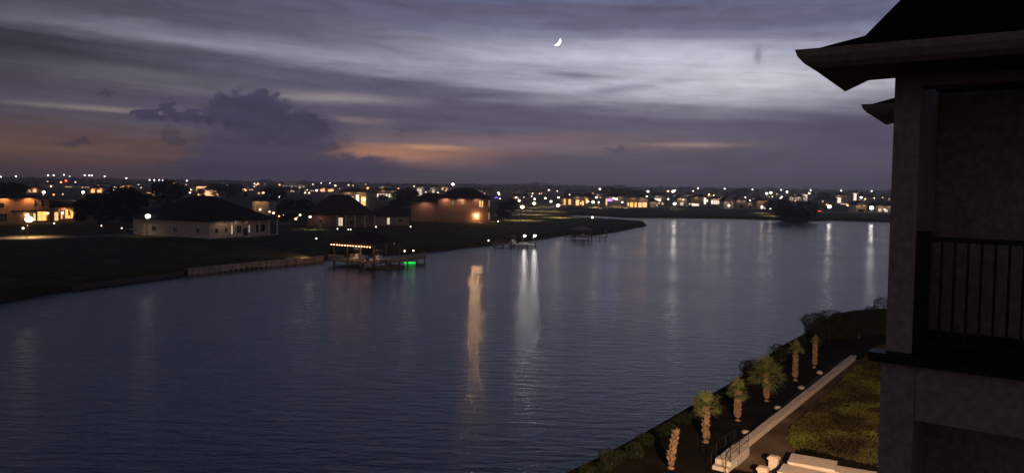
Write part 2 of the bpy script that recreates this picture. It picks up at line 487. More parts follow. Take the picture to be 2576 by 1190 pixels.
# ------------------------------------------------------------------ trees
def leaf_cloud(mb, blobs, n, size, rnd):
    tot = sum(b[1] ** 2 for b in blobs)
    for c, r, sq in blobs:
        for _ in range(int(n * r * r / tot)):
            while True:
                d = Vector((rnd.uniform(-1, 1), rnd.uniform(-1, 1), rnd.uniform(-1, 1)))
                if .05 < d.length < 1: break
            d = d.normalized() * (d.length ** .45) * r * rnd.uniform(.85, 1.12)
            p = Vector(c) + Vector((d.x, d.y, d.z * sq))
            a = Vector((rnd.uniform(-1, 1), rnd.uniform(-1, 1), rnd.uniform(-.7, .7))).normalized()
            q = a.cross(Vector((rnd.uniform(-1, 1), rnd.uniform(-1, 1), rnd.uniform(-1, 1))).normalized())
            s_ = size * rnd.uniform(.6, 1.3)
            mb.add([p - a*s_, p + q*s_*.5, p + a*s_, p - q*s_*.5], [(0, 1, 2, 3)])
def make_tree(h, w, n, size, m, seed, name='tree', low=.25):
    rnd = random.Random(seed)
    root = thing(name, 'x', 'tree')
    tr = MB(); r0 = h * .03
    top = Vector((rnd.uniform(-.3, .3), rnd.uniform(-.3, .3), h * .6))
    tr.tube([(0, 0, -.2), (0.05, 0, h * .2), top * .7, top], [r0 * 1.3, r0, r0 * .8, r0 * .45], 7)
    blobs = []
    for i in range(9):
        a = rnd.uniform(0, 2 * pi); rr = w * .5 * rnd.uniform(.2, .68); z = h * rnd.uniform(low + .12, .84)
        rad = w * rnd.uniform(.18, .30)
        c = Vector((cos(a) * rr, sin(a) * rr, z)); blobs.append((c, rad, .75))
        tr.tube([top * rnd.uniform(.45, .9), c], [r0 * .4, r0 * .12], 5)
    blobs.append((Vector((0, 0, h * .76)), w * .28, .85))
    cr_ = MB(); leaf_cloud(cr_, blobs, n, size, rnd)
    tr.build('trunk', BARK, root); cr_.build('crown', m, root)
    return root
OCC = []          # lamps and lit things that must stay clear of filler trees: (px, half width px, D)
def proj(p):
    d = Vector(p) - Vector((0, 0, EYE)); zc = d.dot(fw)
    return 1288 + FPX * d.dot(rt) / zc, PPY - FPX * d.dot(up) / zc
PT = [make_tree(9, 8, 4200, .30, LEAFD, 11, 'oak_tree', .1), make_tree(9, 6.5, 3600, .28, LEAFD, 12, 'oak_tree', .05), make_tree(9, 10, 4600, .36, LEAFD, 13, 'oak_tree', .05)]
used = [False] * 3
def place_tree(px, base_py, top_py, wpx, kind, label, group=None, z0=ZL, p=None):
    p = at(px, base_py, z0) if p is None else p
    H = atD(px, top_py, p.y).z - p.z
    W = wpx / FPX * p.y
    pw = (8, 6.5, 10)[kind]
    loc = (p.x, p.y, z0); rz = random.uniform(0, 6.28); sc = (W / pw, W / pw, H / 8.6)
    if not used[kind]:
        used[kind] = True; o = PT[kind]; o.location = loc; o.rotation_euler = (0, 0, rz); o.scale = sc; o['label'] = label
        if group: o['group'] = group
        return o
    return dup(PT[kind], loc, rz, sc, label, group)

# ------------------------------------------------------------------ houses
def spot(name, parent, p, q, energy, col, ang_, soft=.15):
    d = bpy.data.lights.new(name, 'SPOT'); d.energy = energy; d.color = col; d.spot_size = radians(ang_); d.spot_blend = .5; d.shadow_soft_size = soft
    o = bpy.data.objects.new(name, d); COL.objects.link(o); o.parent = parent; o.location = p
    o.rotation_euler = (Vector(q) - Vector(p)).to_track_quat('-Z', 'Y').to_euler()
    return o
def house(name, label, O, phi, Lu, Lv, hw, hr, wm_, rm=ROOF, roof='hip', over=.6, wins=(), z0=ZL, cat='house', group=None, ridge_dir='u', far=False, cols=(), lamps=(), doors=(), eaves=(), ecol=(1, .44, .17), parent=None):
    """footprint from O along phi (Lu) and its left normal (Lv); faces: 'f' at v=0, 's' at u=0, 'r' at u=Lu"""
    root = parent or thing(name, label, cat, (O[0], O[1], z0), phi, group)
    w = MB(); w.box(0, Lu, 0, Lv, -.3, hw); w.build('wall', wm_, root)
    r = MB(); o = over; e = hw + .003
    x0, x1, y0, y1 = -o, Lu + o, -o, Lv + o
    r.box(x0, x1, y0, y1, e, e + .22)
    e += .225
    if roof == 'hip':
        if ridge_dir == 'u' and Lu >= Lv or Lu >= Lv:
            k = (y1 - y0) / 2; ra, rb = (x0 + k, (y0+y1)/2), (max(x1 - k, x0 + k + .1), (y0+y1)/2)
            if x1 - k < x0 + k: ra = rb = ((x0+x1)/2, (y0+y1)/2)
            vs = [(x0, y0, e), (x1, y0, e), (x1, y1, e), (x0, y1, e), (*ra, e + hr), (*rb, e + hr)]
            r.add(vs, [(0, 1, 5, 4), (1, 2, 5), (2, 3, 4, 5), (3, 0, 4), (3, 2, 1, 0)])
        else:
            k = (x1 - x0) / 2; ra, rb = ((x0+x1)/2, y0 + k), ((x0+x1)/2, y1 - k)
            vs = [(x0, y0, e), (x1, y0, e), (x1, y1, e), (x0, y1, e), (*ra, e + hr), (*rb, e + hr)]
            r.add(vs, [(0, 1, 4), (1, 2, 5, 4), (2, 3, 5), (3, 0, 4, 5), (3, 2, 1, 0)])
    elif roof == 'gable_f':      # gable end towards the front
        xm = (x0 + x1) / 2
        vs = [(x0, y0, e), (x1, y0, e), (xm, y0, e + hr), (x0, y1, e), (x1, y1, e), (xm, y1, e + hr)]
        r.add(vs, [(1, 4, 5, 2), (0, 2, 5, 3), (0, 3, 4, 1), (3, 5, 4)])
        gb = MB(); gb.add([(0, -.02, hw + .2), (Lu, -.02, hw + .2), (Lu / 2, -.02, hw + hr * .93), (0, -o - .004, e - .01), (Lu, -o - .004, e - .01), (Lu / 2, -o - .004, e + hr * .88)],
               [(3, 4, 5), (0, 2, 1), (0, 1, 4, 3), (1, 2, 5, 4), (2, 0, 3, 5)]); gb.build('gable', wm_, root)
    elif roof == 'gable_u':      # ridge along u
        ym = (y0 + y1) / 2
        vs = [(x0, y0, e), (x0, y1, e), (x0, ym, e + hr), (x1, y0, e), (x1, y1, e), (x1, ym, e + hr)]
        r.add(vs, [(0, 3, 5, 2), (4, 1, 2, 5), (0, 2, 1), (3, 4, 5), (0, 1, 4, 3)])
    if roof != 'flat': r.build('roof', rm, root)
    else:
        r.build('roof', wm_, root)
    for wn in wins:
        face, s, z, ww, hh, wmat = wn[:6]
        def T(v, face=face):
            if face == 'f': return Vector((v.x, -v.y, v.z))
            if face == 's': return Vector((-v.y, v.x, v.z))
            return Vector((Lu + v.y, v.x, v.z))
        if far:
            m2 = MB(); m2.box(s - ww/2, s + ww/2, -.02, .05, z, z + hh, T); m2.build('window', wmat, root)
        else:
            fr = MB(); q = .12
            fr.box(s - ww/2 - q, s - ww/2, -.02, .10, z - q, z + hh + q, T); fr.box(s + ww/2, s + ww/2 + q, -.02, .10, z - q, z + hh + q, T)
            fr.box(s - ww/2, s + ww/2, -.02, .10, z - q, z, T); fr.box(s - ww/2, s + ww/2, -.02, .10, z + hh, z + hh + q, T)
            if ww > .9: fr.box(s - .04, s + .04, .045, .09, z, z + hh, T)
            if hh > 1.2: fr.box(s - ww/2, s - .042, .045, .088, z + hh * .5, z + hh * .5 + .07, T)
            f_ = fr.build('window', TRIM, root)
            pn = MB(); pn.box(s - ww/2, s + ww/2, -.02, .04, z, z + hh, T); pn.build('pane', wmat, f_)
    for face, s, ww, hh, dm in doors:
        d = MB()
        T = (lambda v: Vector((v.x, -v.y, v.z))) if face == 'f' else (lambda v: Vector((-v.y, v.x, v.z)))
        d.box(s - ww/2, s + ww/2, -.02, .06, .0, hh, T)
        d.box(s - ww/2 - .12, s - ww/2 - .002, -.02, .1, 0, hh + .12, T); d.box(s + ww/2 + .002, s + ww/2 + .12, -.02, .1, 0, hh + .12, T)
        d.build('door', dm, root)
    for u, z, e_ in eaves:  # unseen downlights added under the eaves to wash the walls
        q = MB(); q.tube([(u, -over * .8 - .0, z), (u, -over * .8, z - .14)], .1, 8); f_ = q.build('added_eave_light', TRIM, root)
        spot('added_eave_beam', root, (u, -over * .8 - 1.0, z + .3), (u, .6, z - 5.0), e_, ecol, 150)
    for u, v, hgt, rr in cols:
        c = MB(); c.tube([(u, v, -.2), (u, v, hgt)], rr, 8); c.box(u - rr*1.4, u + rr*1.4, v - rr*1.4, v + rr*1.4, hgt - .25, hgt)
        c.build('porch_column', TRIM, root)
    for u, v, z, rr, lm in lamps:
        c = MB(); c.box(u - .12, u + .12, v - .02, v + .2, z + rr, z + rr + .1); c.box(u - .05, u + .05, v, v + .2, z - .1, z + rr)
        q = c.build('wall_lamp', METAL, root)
        c = MB(); c.ball((u, v - .12, z), rr, 10, 6); c.build('bulb', lm, q)
    return root
def vec_phi(a, b): return atan2(b.y - a.y, b.x - a.x)

# house with the broad dark hip roof near the bank
C = at(527, 601, ZL); Bp = at(691, 589, ZL)
phi1 = vec_phi(C, Bp)
h1 = house('house', 'single storey tan house with a wide dark hip roof beside the bright pole lamp', (C.x, C.y), phi1, 21, 28, 4.2, 6.0, mat('light_tan_stucco', (.54, .44, .35), .9, .12, 1.2, .05), over=.9, cat='house',
   wins=[('f', 2.2, 1.4, .9, 1.0, GLASSD), ('f', 5.2, 1.4, .9, 1.0, GLASSD), ('f', 7.2, .8, .35, 2.3, W_PALE), ('f', 9.6, 1.0, 1.6, 1.8, GLASSD), ('f', 13.3, 1.0, .6, 1.9, W_PALE),
         ('f', 17.2, .9, 3.4, 2.0, GLASSD), ('s', 4, 1.3, 1.2, 1.2, GLASSD), ('s', 12, 1.3, 1.6, 1.2, GLASSD), ('s', 20, 1.3, 1.4, 1.2, GLASSD)],
   doors=[('f', 11.8, 1.0, 2.2, GLASSD)],
   eaves=[(3.5, 4.1, 60), (7.8, 4.1, 45)], ecol=(1, .66, .42),
   cols=[(11, -2.6, 4.2, .2), (14.3, -2.6, 4.2, .2), (17.6, -2.6, 4.2, .2), (20.8, -2.6, 4.2, .2)])
pr = MB(); pr.box(9.6, 21.6, -3.1, -.92, 4.2, 4.42); pr.add([(9.6, -3.1, 4.425), (21.6, -3.1, 4.425), (21.6, -.3, 5.2), (9.6, -.3, 5.2), (9.6, -.3, 4.425), (21.6, -.3, 4.425)], [(0, 1, 2, 3), (0, 3, 4), (1, 5, 2)])
pr.build('porch_roof', ROOF, h1)
pf = MB(); pf.box(9.7, 21.4, -3.0, -.03, -.2, .15); pf.build('porch_floor', CONC, h1)
pl = MB(); pl.ball((12.3, -1.4, 3.7), .14); pl.build('porch_light', B_SOFT, h1)

# house with pyramid roof and white columns
C = at(772, 571, ZL); Bp = at(940, 571, ZL)
h2 = house('house', 'low brick house with tall dark pyramid roof and row of white porch columns', (C.x, C.y), vec_phi(C, Bp), (Bp - C).length, 15, 3.8, 6.3, BRICK, ROOFB, over=.8,
   wins=[('f', 10.6, .4, 1.3, 2.6, W_PALE), ('f', 4, 1.2, 1.4, 1.4, GLASSD), ('f', 14.5, 1.0, 1.8, 1.9, GLASSD), ('f', 18.5, 1.0, 1.8, 1.9, GLASSD)],
   eaves=[(4, 3.7, 45), (12, 3.7, 70), (19, 3.7, 60)], ecol=(1, .66, .42), cols=[(u, -2.2, 3.8, .24) for u in (9.4, 12.2, 15.0, 18.2, 21.4)])
pr = MB(); pr.box(8.4, 22.2, -2.8, -.82, 3.8, 4.02); pr.build('porch_roof', ROOFB, h2)
C2 = at(946, 568, ZL); B2 = at(1028, 567, ZL)
house('house', 'low garage wing house with one lit doorway between columned house and brick house', (C2.x, C2.y), vec_phi(C2, B2), (B2 - C2).length, 12, 3.0, 3.4, TANS, ROOFB, over=.5,
   wins=[('f', 4.3, .4, .9, 2.2, W_PALE), ('f', 8.6, 1.2, 1.2, 1.0, GLASSD)])

# two storey brick house
C3 = at(1101, 557, ZL); B3 = at(1228, 559, ZL)
ph3 = vec_phi(C3, B3); L3 = (B3 - C3).length
h3 = house('brick_house', 'two storey red brick house with glowing stacked windows and porch lamp by its right corner', (C3.x, C3.y), ph3, L3, 13, 8.9, 3.9, BRICK, ROOF, over=.5,
   wins=[('f', 5.8, 6.6, .5, 1.6, W_DIM), ('f', 9.6, 6.6, .5, 1.6, W_DIM), ('f', L3 - 3.2, 5.8, .45, 2.3, W_WARM), ('f', L3 - 2.3, 5.8, .45, 2.3, W_WARM),
         ('r', 1.2, 5.8, .5, 2.4, W_WARM), ('r', 3.6, 5.8, 3.4, 2.4, W_WARM), ('r', 1.2, .9, .5, 2.6, W_GOLD), ('r', 3.6, .9, 3.4, 2.6, W_GOLD), ('r', 7.6, .9, 2.4, 2.4, W_WARM)],
   lamps=[(L3 - 4.6, -.2, 2.4, .34, B_PORCH)], eaves=[(3, 8.6, 330), (9, 8.6, 330), (15, 8.6, 200), (-5, 7.0, 330)], ecol=(1, .62, .38))
bb = MB(); bb.box(L3 + .003, L3 + 2.4, 0.2, 5.6, -.3, .12); bb.build('porch_floor', CONC, h3)
bb = MB(); bb.box(-10.4, -.004, .8, 11, -.3, 7.4); bb.build('wing_wall', BRICK, h3)
rr = MB(); x0, x1, y0, y1, e = -10.9, -.006, .3, 11.5, 7.403
rr.box(x0, x1, y0, y1, e, e + .22); e += .225
rr.add([(x0, y0, e), (x1, y0, e), (x1, y1, e), (x0, y1, e), (x0 + 5.4, 5.9, e + 3.2), (x1, 5.9, e + 3.2)], [(0, 1, 5, 4), (2, 3, 4, 5), (3, 0, 4), (1, 2, 5)])
rr.build('wing_roof', ROOF, h3)
# orange lit house at the far left
C0 = at(-110, 567, ZL); B0 = at(124, 560, ZL)
L0 = (B0 - C0).length
h0 = house('house', 'large two storey stucco house washed in orange light behind the corner street lamp', (C0.x, C0.y), vec_phi(C0, B0), L0, 14, 8.0, .9, ORANGE_LIT, ROOF, over=.4,
   wins=[('f', L0 - 4.0, 5.4, .9, 1.9, GLASSD), ('f', L0 - 2.0, 5.4, .9, 1.9, GLASSD), ('f', L0 - 13.2, .6, 1.9, 2.6, GLASSD), ('f', L0 - 2.2, .7, 2.6, 2.9, W_GOLD), ('f', L0 - 4.4, .7, .6, 2.4, W_WARM), ('f', 4, 5, 1.4, 1.6, GLASSD), ('f', 12, 5, 1.4, 1.6, GLASSD)],
   lamps=[(L0 - 6.6, -.2, 2.6, .32, B_WARM), (L0 - .5, -.2, 3.0, .2, B_WARM)], eaves=[(L0 - 6, 7.8, 550), (L0 - 13, 7.8, 420), (L0 - 2, 3.6, 420), (L0 - 21, 7.8, 330)])
bl = MB(); bl.box(L0 - 11, L0 - .2, -1.5, -.02, 3.7, 4.1); bl.build('porch_roof', ROOF, h0)
C0b = at(127, 558, ZL); B0b = at(186, 556, ZL); L0b = (B0b - C0b).length
house('house', 'one storey wing with arched golden bay windows beside the orange lit stucco house', (C0b.x, C0b.y + 1.0), vec_phi(C0b, B0b), L0b, 12, 4.6, 1.9, ORANGE_LIT, ROOF, over=.5,
   wins=[('f', L0b - 3.0, .9, .9, 3.0, W_GOLD), ('f', L0b - 1.3, .9, .9, 3.4, W_GOLD), ('f', L0b - 2.15, .9, .6, 1.0, W_GOLD), ('f', L0b - 4.7, .9, .5, 2.4, W_WARM), ('f', 1.3, .3, 1.2, 2.8, W_WARM)],
   lamps=[(L0b * .42, -.2, 2.8, .14, B_WARM)], eaves=[(4, 4.5, 260)])
# lit buildings behind the near row
def back_house(name, label, px0, px1, base, D, htop, roof, hr, wmat, wins, rm=ROOF, depth=10, lamps=(), cat='house', far=True, over=.5, group=None, tilt=0.0, glow=130, gcol=(1, .58, .3)):
    a = atD(px0, base, D); b = atD(px1, base, D + tilt)
    w_ = sqrt((b.x - a.x) ** 2 + (b.y - a.y) ** 2)
    hw = atD(px0, htop, D).z - ZL
    ws = [(f, s * w_, z * hw, ww * w_, hh * hw, m) for f, s, z, ww, hh, m in wins]
    ls = [(u * w_, -.2, z * hw, r_, m) for u, z, r_, m in lamps]
    ev = [(w_ * .3, hw - .05, glow), (w_ * .75, hw - .05, glow * .7)] if glow else ()  # added wall washes that lift the dim house fronts
    return house(name, label, (a.x, a.y), atan2(b.y - a.y, b.x - a.x), w_, depth, hw, hr, wmat, rm, roof, over, ws, far=far, lamps=ls, cat=cat, group=group, eaves=ev, ecol=gcol)
WG = W_FAR
back_house('house', 'orange glowing two storey house showing above the pyramid roof', 855, 922, 509, 400, 483, 'hip', 2.0, TANS,
   [('f', .14, .25, .12, .5, W_GOLD), ('f', .4, .25, .2, .5, W_GOLD), ('f', .66, .1, .12, .75, W_WHT), ('f', .88, .25, .16, .5, W_GOLD)], lamps=[(.86, -.05, .4, B_WARM)], over=.3)
back_house('house', 'tan gable end lit up behind the right slope of the wide hip roof', 634, 676, 527, 300, 506, 'gable_u', 1.2, TANS, [('f', .2, .3, .1, .5, W_DIM)], lamps=[(.5, .5, .16, B_WARM)])
back_house('building', 'long low building with one bright amber lit face on the skyline', 496, 556, 485, 640, 475, 'flat', 0, STUC, [('f', .46, .15, .86, .7, W_FAR)], cat='building')
back_house('building', 'small amber house front just above the long amber building', 488, 528, 474, 900, 468, 'gable_u', 2, STUC, [('f', .4, .1, .7, .8, W_FAR)], cat='building')
tb = back_house('tower_building', 'pale tiered building with stacked lit storeys rising over the left skyline', 708, 770, 475, 1300, 464, 'flat', 0, WHITEW,
   [('f', .1 + .16*i, .2, .07, .5, W_PALE) for i in range(6)], cat='building')
m2 = MB(); m2.box(4, 28, 1, 9, 8.6, 12.2); m2.build('upper_storey', WHITEW, tb)
m2 = MB(); m2.box(2, 30, 0, 10, 12.21, 12.8); m2.build('roof_slab', WHITEW, tb)
for i in range(4):
    m2 = MB(); m2.box(6 + 5*i, 8.5 + 5*i, .93, 1.05, 9.4, 11.2); m2.build('window', W_DIM, tb)
back_house('building', 'row of small bright shop windows right of the skyline trees', 948, 1000, 497, 620, 479, 'hip', 2, TANS, [('f', .05 + .14*i, .3, .08, .35, W_WHT) for i in range(7)], cat='building')
back_house('house', 'white gabled house with dormer on the skyline above the shop windows', 952, 985, 480, 900, 470, 'gable_f', 3, WHITEW, [('f', .5, .2, .3, .5, W_DIM)])
back_house('house', 'pale house front lit on the skyline behind the brick house roof', 1048, 1066, 480, 800, 470, 'gable_u', 2, WHITEW, [('f', .4, .1, .7, .7, W_PALE)])
back_house('house', 'small pale house at the skyline right of the other pale front', 1082, 1098, 478, 860, 471, 'gable_u', 2, WHITEW, [('f', .5, .2, .4, .5, W_PALE)])
back_house('house', 'orange arched house with glowing doorway past the street corner lamps', 1440, 1482, 517, 540, 495, 'hip', 1.6, TANS,
   [('f', .3, .05, .2, .6, W_FAR), ('f', .62, .05, .12, .5, W_GOLD), ('f', .85, .3, .12, .5, W_FAR)], lamps=[(.5, .3, .15, B_WARM), (.95, .5, .18, B_WARM)])
back_house('house', 'low house front with two orange doorways left of the arched house', 1412, 1440, 514, 560, 499, 'hip', 2, TANS, [('f', .3, .05, .15, .8, W_GOLD), ('f', .75, .05, .2, .8, W_GOLD)])
back_house('house', 'wide house with purple lit upper wall near the twin white lamps', 1520, 1575, 515, 560, 494, 'hip', 2, GREYW, [('f', .1, .05, .06, .7, W_FAR), ('f', .5, .5, .5, .3, W_DIM), ('f', .25, .45, .2, .3, B_BLUE)])
back_house('building', 'waterfront building with a row of orange ground floor windows and pale upper windows', 1576, 1630, 527, 505, 497, 'hip', 1.5, TANS,
   [('f', .08, .2, .08, .3, W_GOLD), ('f', .24, .08, .14, .45, W_GOLD), ('f', .42, .08, .1, .45, W_GOLD), ('f', .62, .08, .16, .45, W_FAR), ('f', .84, .1, .2, .45, W_FAR), ('f', .78, .62, .4, .25, W_DIM)], cat='building')
back_house('house', 'narrow dim house right of the orange windowed waterfront building', 1634, 1656, 524, 520, 508, 'hip', 2, GREYW, [('f', .3, .1, .3, .5, W_DIM), ('f', .85, .3, .12, .3, W_PALE)])
back_house('house', 'dark house with one blazing upper window and crooked porch roof', 1645, 1672, 512, 600, 492, 'gable_u', 2, GREYW, [('f', .35, .35, .6, .35, W_WHT), ('f', .8, .0, .15, .25, W_PALE)])
back_house('house', 'pale gabled house glowing behind the paired bright shore lamps', 1702, 1728, 518, 570, 499, 'gable_f', 3, STUC, [('f', .5, .1, .3, .4, W_PALE)], lamps=[(.6, .8, .3, B_SOFT)])
back_house('house', 'house with lit porch strip and bright tall window by the far shore', 1738, 1782, 518, 570, 496, 'hip', 2, GREYW, [('f', .25, .05, .4, .25, W_WHT), ('f', .8, .25, .12, .7, W_WHT), ('f', .85, .5, .25, .25, W_WHT)])
back_house('building', 'low building with a long row of white lit windows left of gable house', 1788, 1818, 517, 590, 499, 'hip', 2, TANS, [('f', .1 + .2*i, .25, .16, .5, W_WHT) for i in range(5)], cat='building')
back_house('house', 'tall pale gable front house with a bright lamp at its door', 1819, 1847, 525, 513, 507, 'gable_f', 3.9, STUC, [('f', .35, .72, .12, .18, GLASSD), ('f', .65, .72, .12, .18, GLASSD)], lamps=[(.5, .45, .42, B_WHT)], over=.3)
back_house('house', 'unlit grey gabled house next to the tall gable front house', 1851, 1878, 524, 520, 504, 'gable_f', 4, GREYW, [('f', .5, .1, .3, .4, GLASSD)], over=.3)
back_house('house', 'small grey shed roofed house right of the unlit gabled one', 1880, 1898, 522, 530, 510, 'hip', 1, GREYW, [('f', .5, .1, .3, .4, GLASSD)])
back_house('house', 'house with red tinted porch lights left of the big round dark tree', 1902, 1930, 525, 520, 505, 'hip', 2, TANS, [('f', .2, .3, .15, .25, W_DIM), ('f', .5, .05, .2, .25, W_WHT), ('f', .75, .05, .2, .2, W_WHT)])
back_house('building', 'long lit storefront strip behind the top of the big round dark tree', 1984, 2032, 499, 800, 487, 'flat', 0, STUC, [('f', .15, .2, .2, .4, W_PALE), ('f', .5, .2, .35, .4, W_PALE), ('f', .88, .1, .2, .8, W_WHT)], cat='building')
back_house('house', 'house with one square yellow window below the tall lamps', 2100, 2134, 504, 700, 491, 'hip', 2, TANS, [('f', .25, .2, .42, .55, W_WHT), ('f', .7, .05, .5, .1, W_PALE)])
back_house('house', 'house with tall yellow window between two highway lamps', 2142, 2160, 497, 760, 484, 'hip', 1, GREYW, [('f', .5, .1, .4, .8, W_WHT)])
back_house('house', 'pale gable house beside the rightmost bright shore lamp', 2152, 2180, 531, 490, 516, 'gable_f', 2.6, STUC, [('f', .5, .0, .5, .4, GLASSD)], over=.3)
back_house('house', 'grey twin peaked house partly hidden by the near building edge', 2205, 2245, 533, 480, 518, 'gable_u', 2.4, STUC, [('f', .2, .2, .2, .4, W_PALE), ('f', .6, .1, .2, .4, W_PALE)])

for a_, b_, base, top, lb in [(66, 96, 486, 473, 'pale lit house right above the roof of the orange lit stucco house'), (224, 262, 488, 473, 'orange lit house behind the second bright street lamp'),
   (298, 334, 479, 466, 'orange glowing house on the skyline over the dark trees'), (368, 392, 493, 483, 'small house with amber front above the pole lamp'), (574, 612, 476, 466, 'pale lit house right of the long amber building'),
   (800, 846, 484, 473, 'warm lit house on the skyline over the pyramid roof'), (1108, 1134, 480, 470, 'pale lit house on the skyline left of the single white lamp')]:
    back_house('house', lb, a_, b_, base, (EYE - ZL) * FPX / (base - (463 + (a_ - 1288) * tan(ROLL))), top, 'hip', 2.0, TANS, [('f', .25, .2, .25, .5, W_FAR), ('f', .7, .2, .3, .5, W_FAR)], glow=420, gcol=(1, .42, .16))
# ------------------------------------------------------------------ lamps
def lamp_proto(name, hgt, arm, r, m, seed=0):
    root = thing(name, 'x', 'street lamp')
    p = MB(); p.tube([(0, 0, -.2), (0, 0, .5), (0, 0, hgt - .2)], [.11, .08, .05], 8)
    p.box(-.18, .18, -.18, .18, -.2, .12); p.build('pole', METAL, root)
    a = MB(); a.tube([(0, 0, hgt - .25), (arm * .5, 0, hgt + .15), (arm, 0, hgt + .15)], .035, 6); a.box(arm - .25, arm + .25, -.14, .14, hgt + .1, hgt + .22); a.build('arm', METAL, root)
    b_ = MB(); b_.ball((arm, 0, hgt - r * .7), r, 10, 6, .8); b_.build('bulb', m, root)
    if m.name in DOWN:
        c_, e_ = DOWN[m.name]
        spot('lamp_light', root, (arm, 0, hgt - r * 1.6), (arm, 0, 0), e_ * (r / .5), c_, 150)
    return root
DOWN = {'lit_pole_bulb': ((1, .7, .42), 900), 'lit_soft_bulb': ((1, .72, .40), 4500), 'lit_strong_bulb': ((1, .6, .3), 3300), 'lit_white_bulb': ((1, .85, .65), 1500)}
protos = {}
def lamp(px, py, hgt, r, m, label, name='street_lamp', cat='street lamp', group=None, arm=.5, D=None, zg=ZL):
    if name == 'street_lamp': r = round(r * 1.55, 2)
    key = (name, hgt, r, m.name, arm)
    hz = zg + hgt - r * .7
    p = at(px, py, hz) if D is None else atD(px, py, D)
    if D is not None: zg = p.z - (hgt - r * .7)
    if key not in protos:
        o = lamp_proto(name, hgt, arm, r, m); protos[key] = o
        o.location = (p.x - arm, p.y, zg); o['category'] = cat; o['label'] = label
        if group: o['group'] = group
    else:
        o = dup(protos[key], (p.x - arm, p.y, zg), 0, 1, label, group)
        if not group and 'group' in o: del o['group']
    OCC.append((px, 14 if r > .25 else 9, p.y))
    return o
LMK = [(60, 'above the orange lit stucco house'), (150, 'above the golden bay windows'), (240, 'over the dark trees right of the bay windows'), (330, 'over the trees left of the pole lamp'), (400, 'above the pole lamp'),
 (490, 'behind the left slope of the wide hip roof'), (580, 'above the long amber building'), (660, 'by the tan gable end'), (725, 'between the two hip roofs'), (790, 'at the left of the pyramid roof'), (840, 'over the left slope of the pyramid roof'),
 (900, 'over the orange glowing house'), (990, 'by the row of shop windows'), (1060, 'over the left wing of the brick house'), (1150, 'over the brick roof'), (1240, 'over the right end of the brick house'), (1330, 'above the lit lawn'),
 (1420, 'behind the lawn lamps'), (1500, 'over the orange arched house'), (1570, 'by the purple lit wall'), (1620, 'over the orange windowed waterfront building'), (1680, 'by the blazing upper window'), (1740, 'by the pale gabled house of the far shore'),
 (1800, 'by the white lit windows'), (1850, 'by the tall gable front house'), (1920, 'by the unlit gabled house'), (2000, 'over the big round tree'), (2070, 'right of the big round tree'), (2140, 'by the square yellow window'), (2600, 'at the near building edge')]
SEEN = {}
def landmark(px):
    for x, t_ in LMK:
        if px < x: return t_
    return LMK[-1][1]
ORD = ['', ', second', ', third', ', fourth', ', fifth', ', sixth']
def uniq(s_):
    n_ = SEEN.get(s_, 0); SEEN[s_] = n_ + 1
    return s_ + (ORD[n_] if n_ < 6 else ', %s' % NTH[n_])
NTH = ['first', 'second', 'third', 'fourth', 'fifth', 'sixth', 'seventh', 'eighth', 'ninth', 'tenth', 'eleventh', 'twelfth', 'thirteenth', 'fourteenth', 'fifteenth', 'sixteenth', 'seventeenth', 'eighteenth']
# strong lamps near the left bank
lamp(73, 552, 5.0, .60, B_BIG, 'blazing street lamp in front of the orange lit stucco house')
lamp(372, 544, 5.5, .45, B_POLE, 'very bright pole lamp at the left end of the wide hip roof', arm=.3)
lamp(110, 484, 6.0, .60, B_SOFT, 'bright street lamp above the roof of the orange lit stucco house')
lamp(209, 484, 6.0, .60, B_SOFT, 'bright street lamp over the dark trees right of the orange house')
lamp(703, 495, 6.0, .32, B_WHT, 'small white street lamp above the trees between the two hip roofs')
lamp(780, 546, 4.0, .20, B_WHT, 'white lamp on low post left of the columned house', arm=.2)
lamp(915, 502.5, 6.0, .45, B_WARM, 'amber lamp in front of the orange glowing two storey house')
for px, py, lb in [(1306, 505, 'small street lamp nearest the brick house, back one of the corner group'), (1345, 501, 'street lamp with another lamp right below it'),
                   (1372, 499, 'street lamp midway along the lit lawn'), (1386, 507, 'street lamp in front of the row of orange doorways'), (1405, 497, 'street lamp standing directly above the lowest lawn lamp')]:
    lamp(px, py, 6.0, .42, B_SOFT, lb, group='street lamps round the lit lawn')
lamp(1314, 521, 6.0, .50, B_SOFT, 'largest street lamp at the lit lawn corner near the brick house', group='street lamps round the lit lawn')
lamp(1344, 512, 6.0, .50, B_SOFT, 'lower street lamp of the vertical pair over the lawn', group='street lamps round the lit lawn')
lamp(1404, 517, 6.0, .50, B_SOFT, 'lowest street lamp at the right end of the lit lawn', group='street lamps round the lit lawn')
